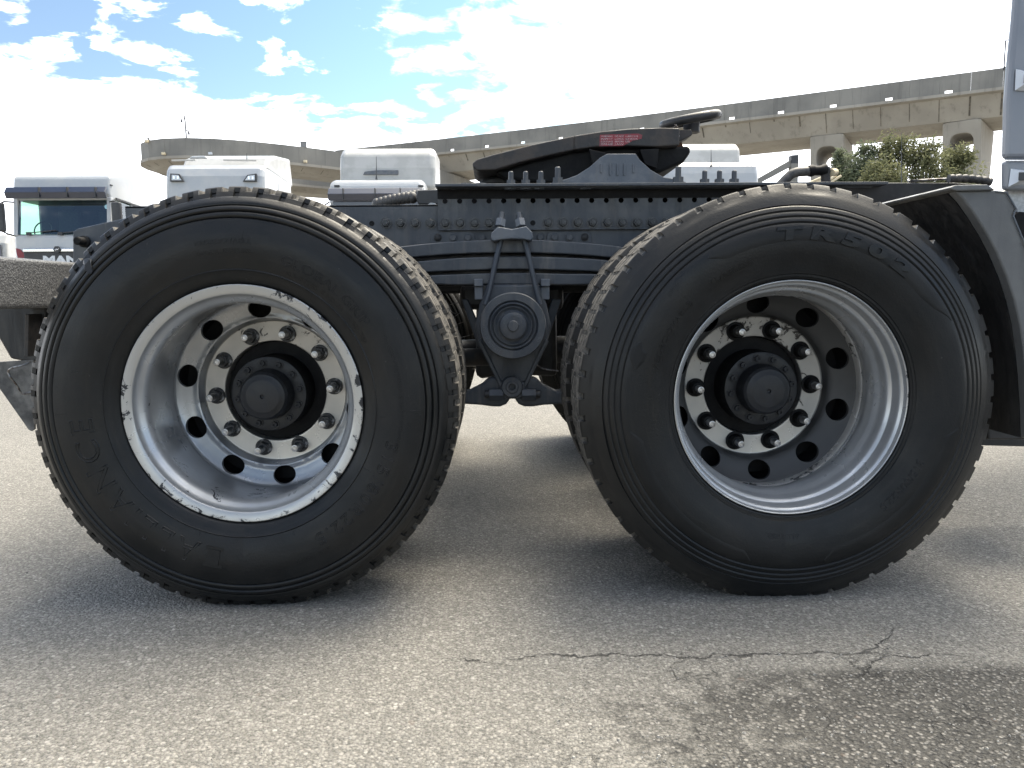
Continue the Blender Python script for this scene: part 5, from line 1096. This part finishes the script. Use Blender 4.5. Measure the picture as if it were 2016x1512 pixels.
# small lamps and sign on the ramp
for px, py in ((328, 272), (468, 280+22), (560, 302)):
    pass
def pier(px0, px1, ytop, Yd, label, depth=1.7, holes=True):
    a, b = at(px0, ytop, Yd), at(px1, ytop, Yd)
    return a, b
def make_pier(name, label, c, ang, w, ztop_, grp, d_top=2.7, d_bot=1.7):
    """pier 2.6 m wide along the road, about 5 m deep across it, with an opening piercing it and a head that flares"""
    root = thing(name, label, 'pier', (c[0], c[1], 0), grp)
    n = 48; v = []; f = []; hz = ztop_-1.75; hh, hw = .85, .80; outp = []
    for k in range(n):
        t = 2*PI*k/n+PI/4; cx_, cz_ = math.cos(t), math.sin(t); zc_ = hz
        if cz_ >= 0: sc = min((w/2)/max(abs(cx_), 1e-6), (ztop_-zc_)/max(cz_, 1e-6))
        else: sc = min((w/2)/max(abs(cx_), 1e-6), zc_/max(-cz_, 1e-6))
        e = 3.; hx = math.copysign(abs(cx_)**(2/e), cx_)*hw; hz_ = math.copysign(abs(cz_)**(2/e), cz_)*hh
        outp.append(((cx_*sc, zc_+cz_*sc), (hx, zc_+hz_)))
    dep = lambda z: d_bot+(d_top-d_bot)*min(1, max(0, (z-(ztop_-8))/8))**1.3
    for sg in (-1, 1):
        for (a, b) in outp: v += [(a[0], sg*dep(a[1]), a[1]), (b[0], sg*dep(b[1]), b[1])]
    m_ = 2*n
    for k in range(n):
        k2 = (k+1) % n; f += [(2*k, 2*k+1, 2*k2+1, 2*k2), (m_+2*k2, m_+2*k2+1, m_+2*k+1, m_+2*k), (2*k, 2*k2, m_+2*k2, m_+2*k), (2*k+1, m_+2*k+1, m_+2*k2+1, 2*k2+1)]
    me = mesh('pier_wall', v, f, 'girder'); bm = bmesh.new(); bm.from_mesh(me); bmesh.ops.recalc_face_normals(bm, faces=bm.faces); bm.to_mesh(me); bm.free()
    obj('pier_wall', me, root, bevel=.06); root.rotation_euler = (0, 0, ang)
    cp = MB(); cp.box(-w/2-.3, w/2+.3, -d_bot-.4, d_bot+.4, 0, .5); cp.build('pier_base', 'girder', root)
zso = 17-1.35-.30-1.5
for px, lab, wt, wb_ in ((1600, 'concrete pier with oval opening, left one of the pair under the viaduct', 4.6, 3.8), (1892, 'wide concrete pier with oval opening showing sky, nearest the grey cab fairing', 4.8, 3.6), (2330, 'concrete pier under the viaduct outside the right edge', 4.8, 3.6)):
    i = seg_at(px, VP_); p = VP_[i]+VN_[i]*4.5; n = VN_[i]
    if px > 2100: continue
    make_pier('viaduct_pier', lab, (p.x, p.y), math.atan2(n.y, n.x)-R(90)-(R(9) if px > 1700 else 0), 2.6, zso-.02, None, d_top=3.1)
i = ridx(592)
p = RP_[i]+RN_[i]*2.75; rt = thing('ramp_pier', 'square concrete column holding up the curved ramp, left of the boxy roof deflector', 'pier', (p.x, p.y, 0))
MB().box(-.62, .62, -.6, .6, 0, 13.6-1.38-.3-.37).build('column', 'girder', rt, bevel=.1); MB().box(-.9, .9, -.8, .8, 13.6-1.38-.3-.75, 13.6-1.38-.3-.36).build('column_head', 'girder', rt, bevel=.08)
# camera pole standing on the ramp
i = ridx(383); q = RP_[i]+RN_[i]*.3
pl = thing('camera_pole', 'thin grey pole with two small cameras on the curved ramp', 'pole', q+Vector((0, 0, -1.3)))
MB().tube([(0, 0, 0), (-.08, 0, 3.05)], .07, 8).build('pole', 'pole', pl, 40)
MB().tube([(-.08, 0, 2.8), (-.30, 0, 2.9), (-.34, 0, 2.55)], [.04, .05, .10], 8).build('camera', 'cabtrim', pl, 40); MB().tube([(-.04, 0, 2.0), (.14, 0, 1.9), (.2, 0, 1.6)], [.03, .05, .10], 8).build('camera', 'cabtrim', pl, 40)
q = onz(287, 278, 13.6); sl_ = thing('floodlight', 'small floodlight on a short bracket at the tip of the curved ramp', 'light', (q.x+.3, q.y+.5, 12.6))
MB().tube([(.2, 0, .2), (.0, 0, .7), (-.1, 0, 1.0)], .04, 6).build('bracket', 'pole', sl_); MB().tube([(-.3, 0, 1.35), (-.2, 0, .9)], [.12, .06], 8).build('lamp_head', 'pole', sl_)
i = ridx(628); q = RP_[i]+RN_[i]*.12
bx = thing('junction_box', 'small grey box mounted on top of the ramp parapet', 'box', q); MB().box(-.26, .26, -.1, .1, -.02, .44).build('box_body', 'pole', bx, bevel=.02); MB().box(-.30, .30, -.13, .13, .44, .48).build('box_lid', 'pole', bx)
for px in (327, 357, 432, 628):
    i = ridx(px); q = RP_[i]-ro_-RN_[i]*.12; q.z = 13.6-1.22 if px != 327 else 13.5
    MB().box(q.x-.14, q.x+.14, q.y-.15, q.y+.1, q.z-.10, q.z+.10).build('bulkhead_lamp', 'lamp' if px in (432,) else 'cream', rr_o, bevel=.02)

# sloping barrier wall with post, beyond the parked lorries
lr = thing('loading_ramp', 'sloping pale concrete ramp rail rising to a grey post', 'ramp', (at(1520, 340, 24).x, 24, 0)); o = Vector((at(1520, 340, 24).x, 24, 0))
def shp(m_, o): m_.v = [(a[0]-o.x, a[1]-o.y, a[2]-o.z) for a in m_.v]; return m_
shp(MB().prism(pz(24, (1455, 372), (1558, 314), (1558, 328), (1475, 372)), 24, 24.2), o).build('ramp_rail', 'parapet', lr, bevel=.01)
shp(MB().prism(pz(24, (1557, 306), (1571, 305), (1571, 322), (1557, 322)), 23.95, 24.2), o).build('post_cap', 'cabtrim', lr)
a, b = at(1557, 322, 24), at(1571, 322, 24); shp(MB().box(a.x, b.x, 23.95, 24.2, 0, a.z), o).build('post', 'parapet', lr)
a = at(1470, 372, 24); shp(MB().box(a.x-.1, a.x+.1, 24, 24.2, 0, a.z), o).build('post', 'parapet', lr)

# ================================================================ TREES
def leafmat(name, a, b):
    m = mat(name, a, .55, base2=b, scale=.9, lo=.35, hi=.65, spec=.15)
    t = m.node_tree; p = t.nodes['Principled BSDF']; tr = N(t, 'ShaderNodeBsdfTranslucent'); tr.inputs[0].default_value = (*[v*1.6 for v in b], 1)
    mm = N(t, 'ShaderNodeMixShader', i_0=.35); t.links.new(p.outputs[0], mm.inputs[1]); t.links.new(tr.outputs[0], mm.inputs[2]); t.links.new(mm.outputs[0], t.nodes['Material Output'].inputs[0]); return m
M['leafA'] = leafmat('olive leaves', (.07, .085, .045), (.145, .15, .08)); M['leafB'] = leafmat('grey green leaves', (.07, .09, .06), (.14, .16, .10))
def tree(px, ptop, Y, wpx, m_, label, dens=1., seed=0):
    rd = random.Random(seed); top = at(px, ptop, Y); rad = wpx*(Y+1.9)/F/2; zb = max(1.2, at(px, 372, Y).z-1.5); H = top.z
    root = thing('leafy_tree', label, 'tree', (top.x, Y, 0), 'trees below the viaduct')
    t_ = MB(); t_.tube([(0, 0, 0), (.05, 0, zb*.6), (0, .05, zb+.6), (.1, 0, H*.8)], [.16, .12, .09, .03], 8)
    blobs = []
    for k in range(int(60*dens)):
        a = rd.uniform(0, 2*PI); rr = rad*rd.uniform(.15, .92); z = rd.uniform(zb, H-.25); sh_ = 1-abs((z-(zb+(H-zb)*.42))/(H-zb))**1.5*1.35; rr *= max(.22, sh_)
        c = Vector((rr*math.cos(a), rr*math.sin(a)*.8, z)); blobs.append((c, rd.uniform(.26, .52)*min(1, rad/1.1)))
    for c, _ in blobs[::2]: t_.tube([(0.03, 0, zb*.8+(c.z-zb)*.25), (c.x*.5, c.y*.5, c.z*.75+zb*.2), c], [.05, .03, .012], 5)
    t_.build('trunk', 'bark', root, 40)
    v = []; f = []
    for c, r_ in blobs:
        for k in range(150):
            d = Vector((rd.gauss(0, 1), rd.gauss(0, 1), rd.gauss(0, 1))); d.normalize(); p = c+d*r_*rd.uniform(.35, 1.18); s = rd.uniform(.03, .062)
            u = Vector((rd.gauss(0, 1), rd.gauss(0, 1), rd.gauss(0, .7))).normalized(); w = u.cross(Vector((rd.gauss(0, 1), rd.gauss(0, 1), rd.gauss(0, 1)))).normalized(); b = len(v)
            v += [p-u*s*1.5, p+w*s*.6, p+u*s*1.5, p-w*s*.6]; f.append((b, b+1, b+2, b+3))
    # twigs reaching out of the outline
    for k in range(14):
        c, r_ = rd.choice(blobs); e = c+Vector((rd.uniform(-.3, .3), 0, rd.uniform(.35, .75)))*r_*2
        for j in range(16):
            p = c+(e-c)*j/15; s = .04; u = Vector((rd.gauss(0, 1), rd.gauss(0, 1), 1)).normalized(); w = u.cross(Vector((rd.gauss(0, 1), 1, 0))).normalized(); b = len(v); v += [p-u*s*1.4, p+w*s*.7, p+u*s*1.4, p-w*s*.7]; f.append((b, b+1, b+2, b+3))
    obj('crown', mesh('crown', v, f, m_), root)
tree(1655, 288, 31, 62, 'leafB', 'sparse grey green tree in front of the left pier', .55, 3)
tree(1702, 277, 30, 76, 'leafB', 'dark bushy tree just right of the left pier', 1., 5)
tree(1768, 268, 30, 112, 'leafA', 'tallest olive tree with twiggy top, between the two piers', 1.25, 8)
tree(1822, 276, 29, 100, 'leafA', 'olive tree just left of the right pier', 1., 11)
tree(1885, 288, 30, 104, 'leafA', 'yellowish olive tree overlapping the right pier, rightmost of the trees', 1., 14)
tree(1745, 315, 28, 110, 'leafA', 'low broad olive bush in front of the taller trees', 1., 17)
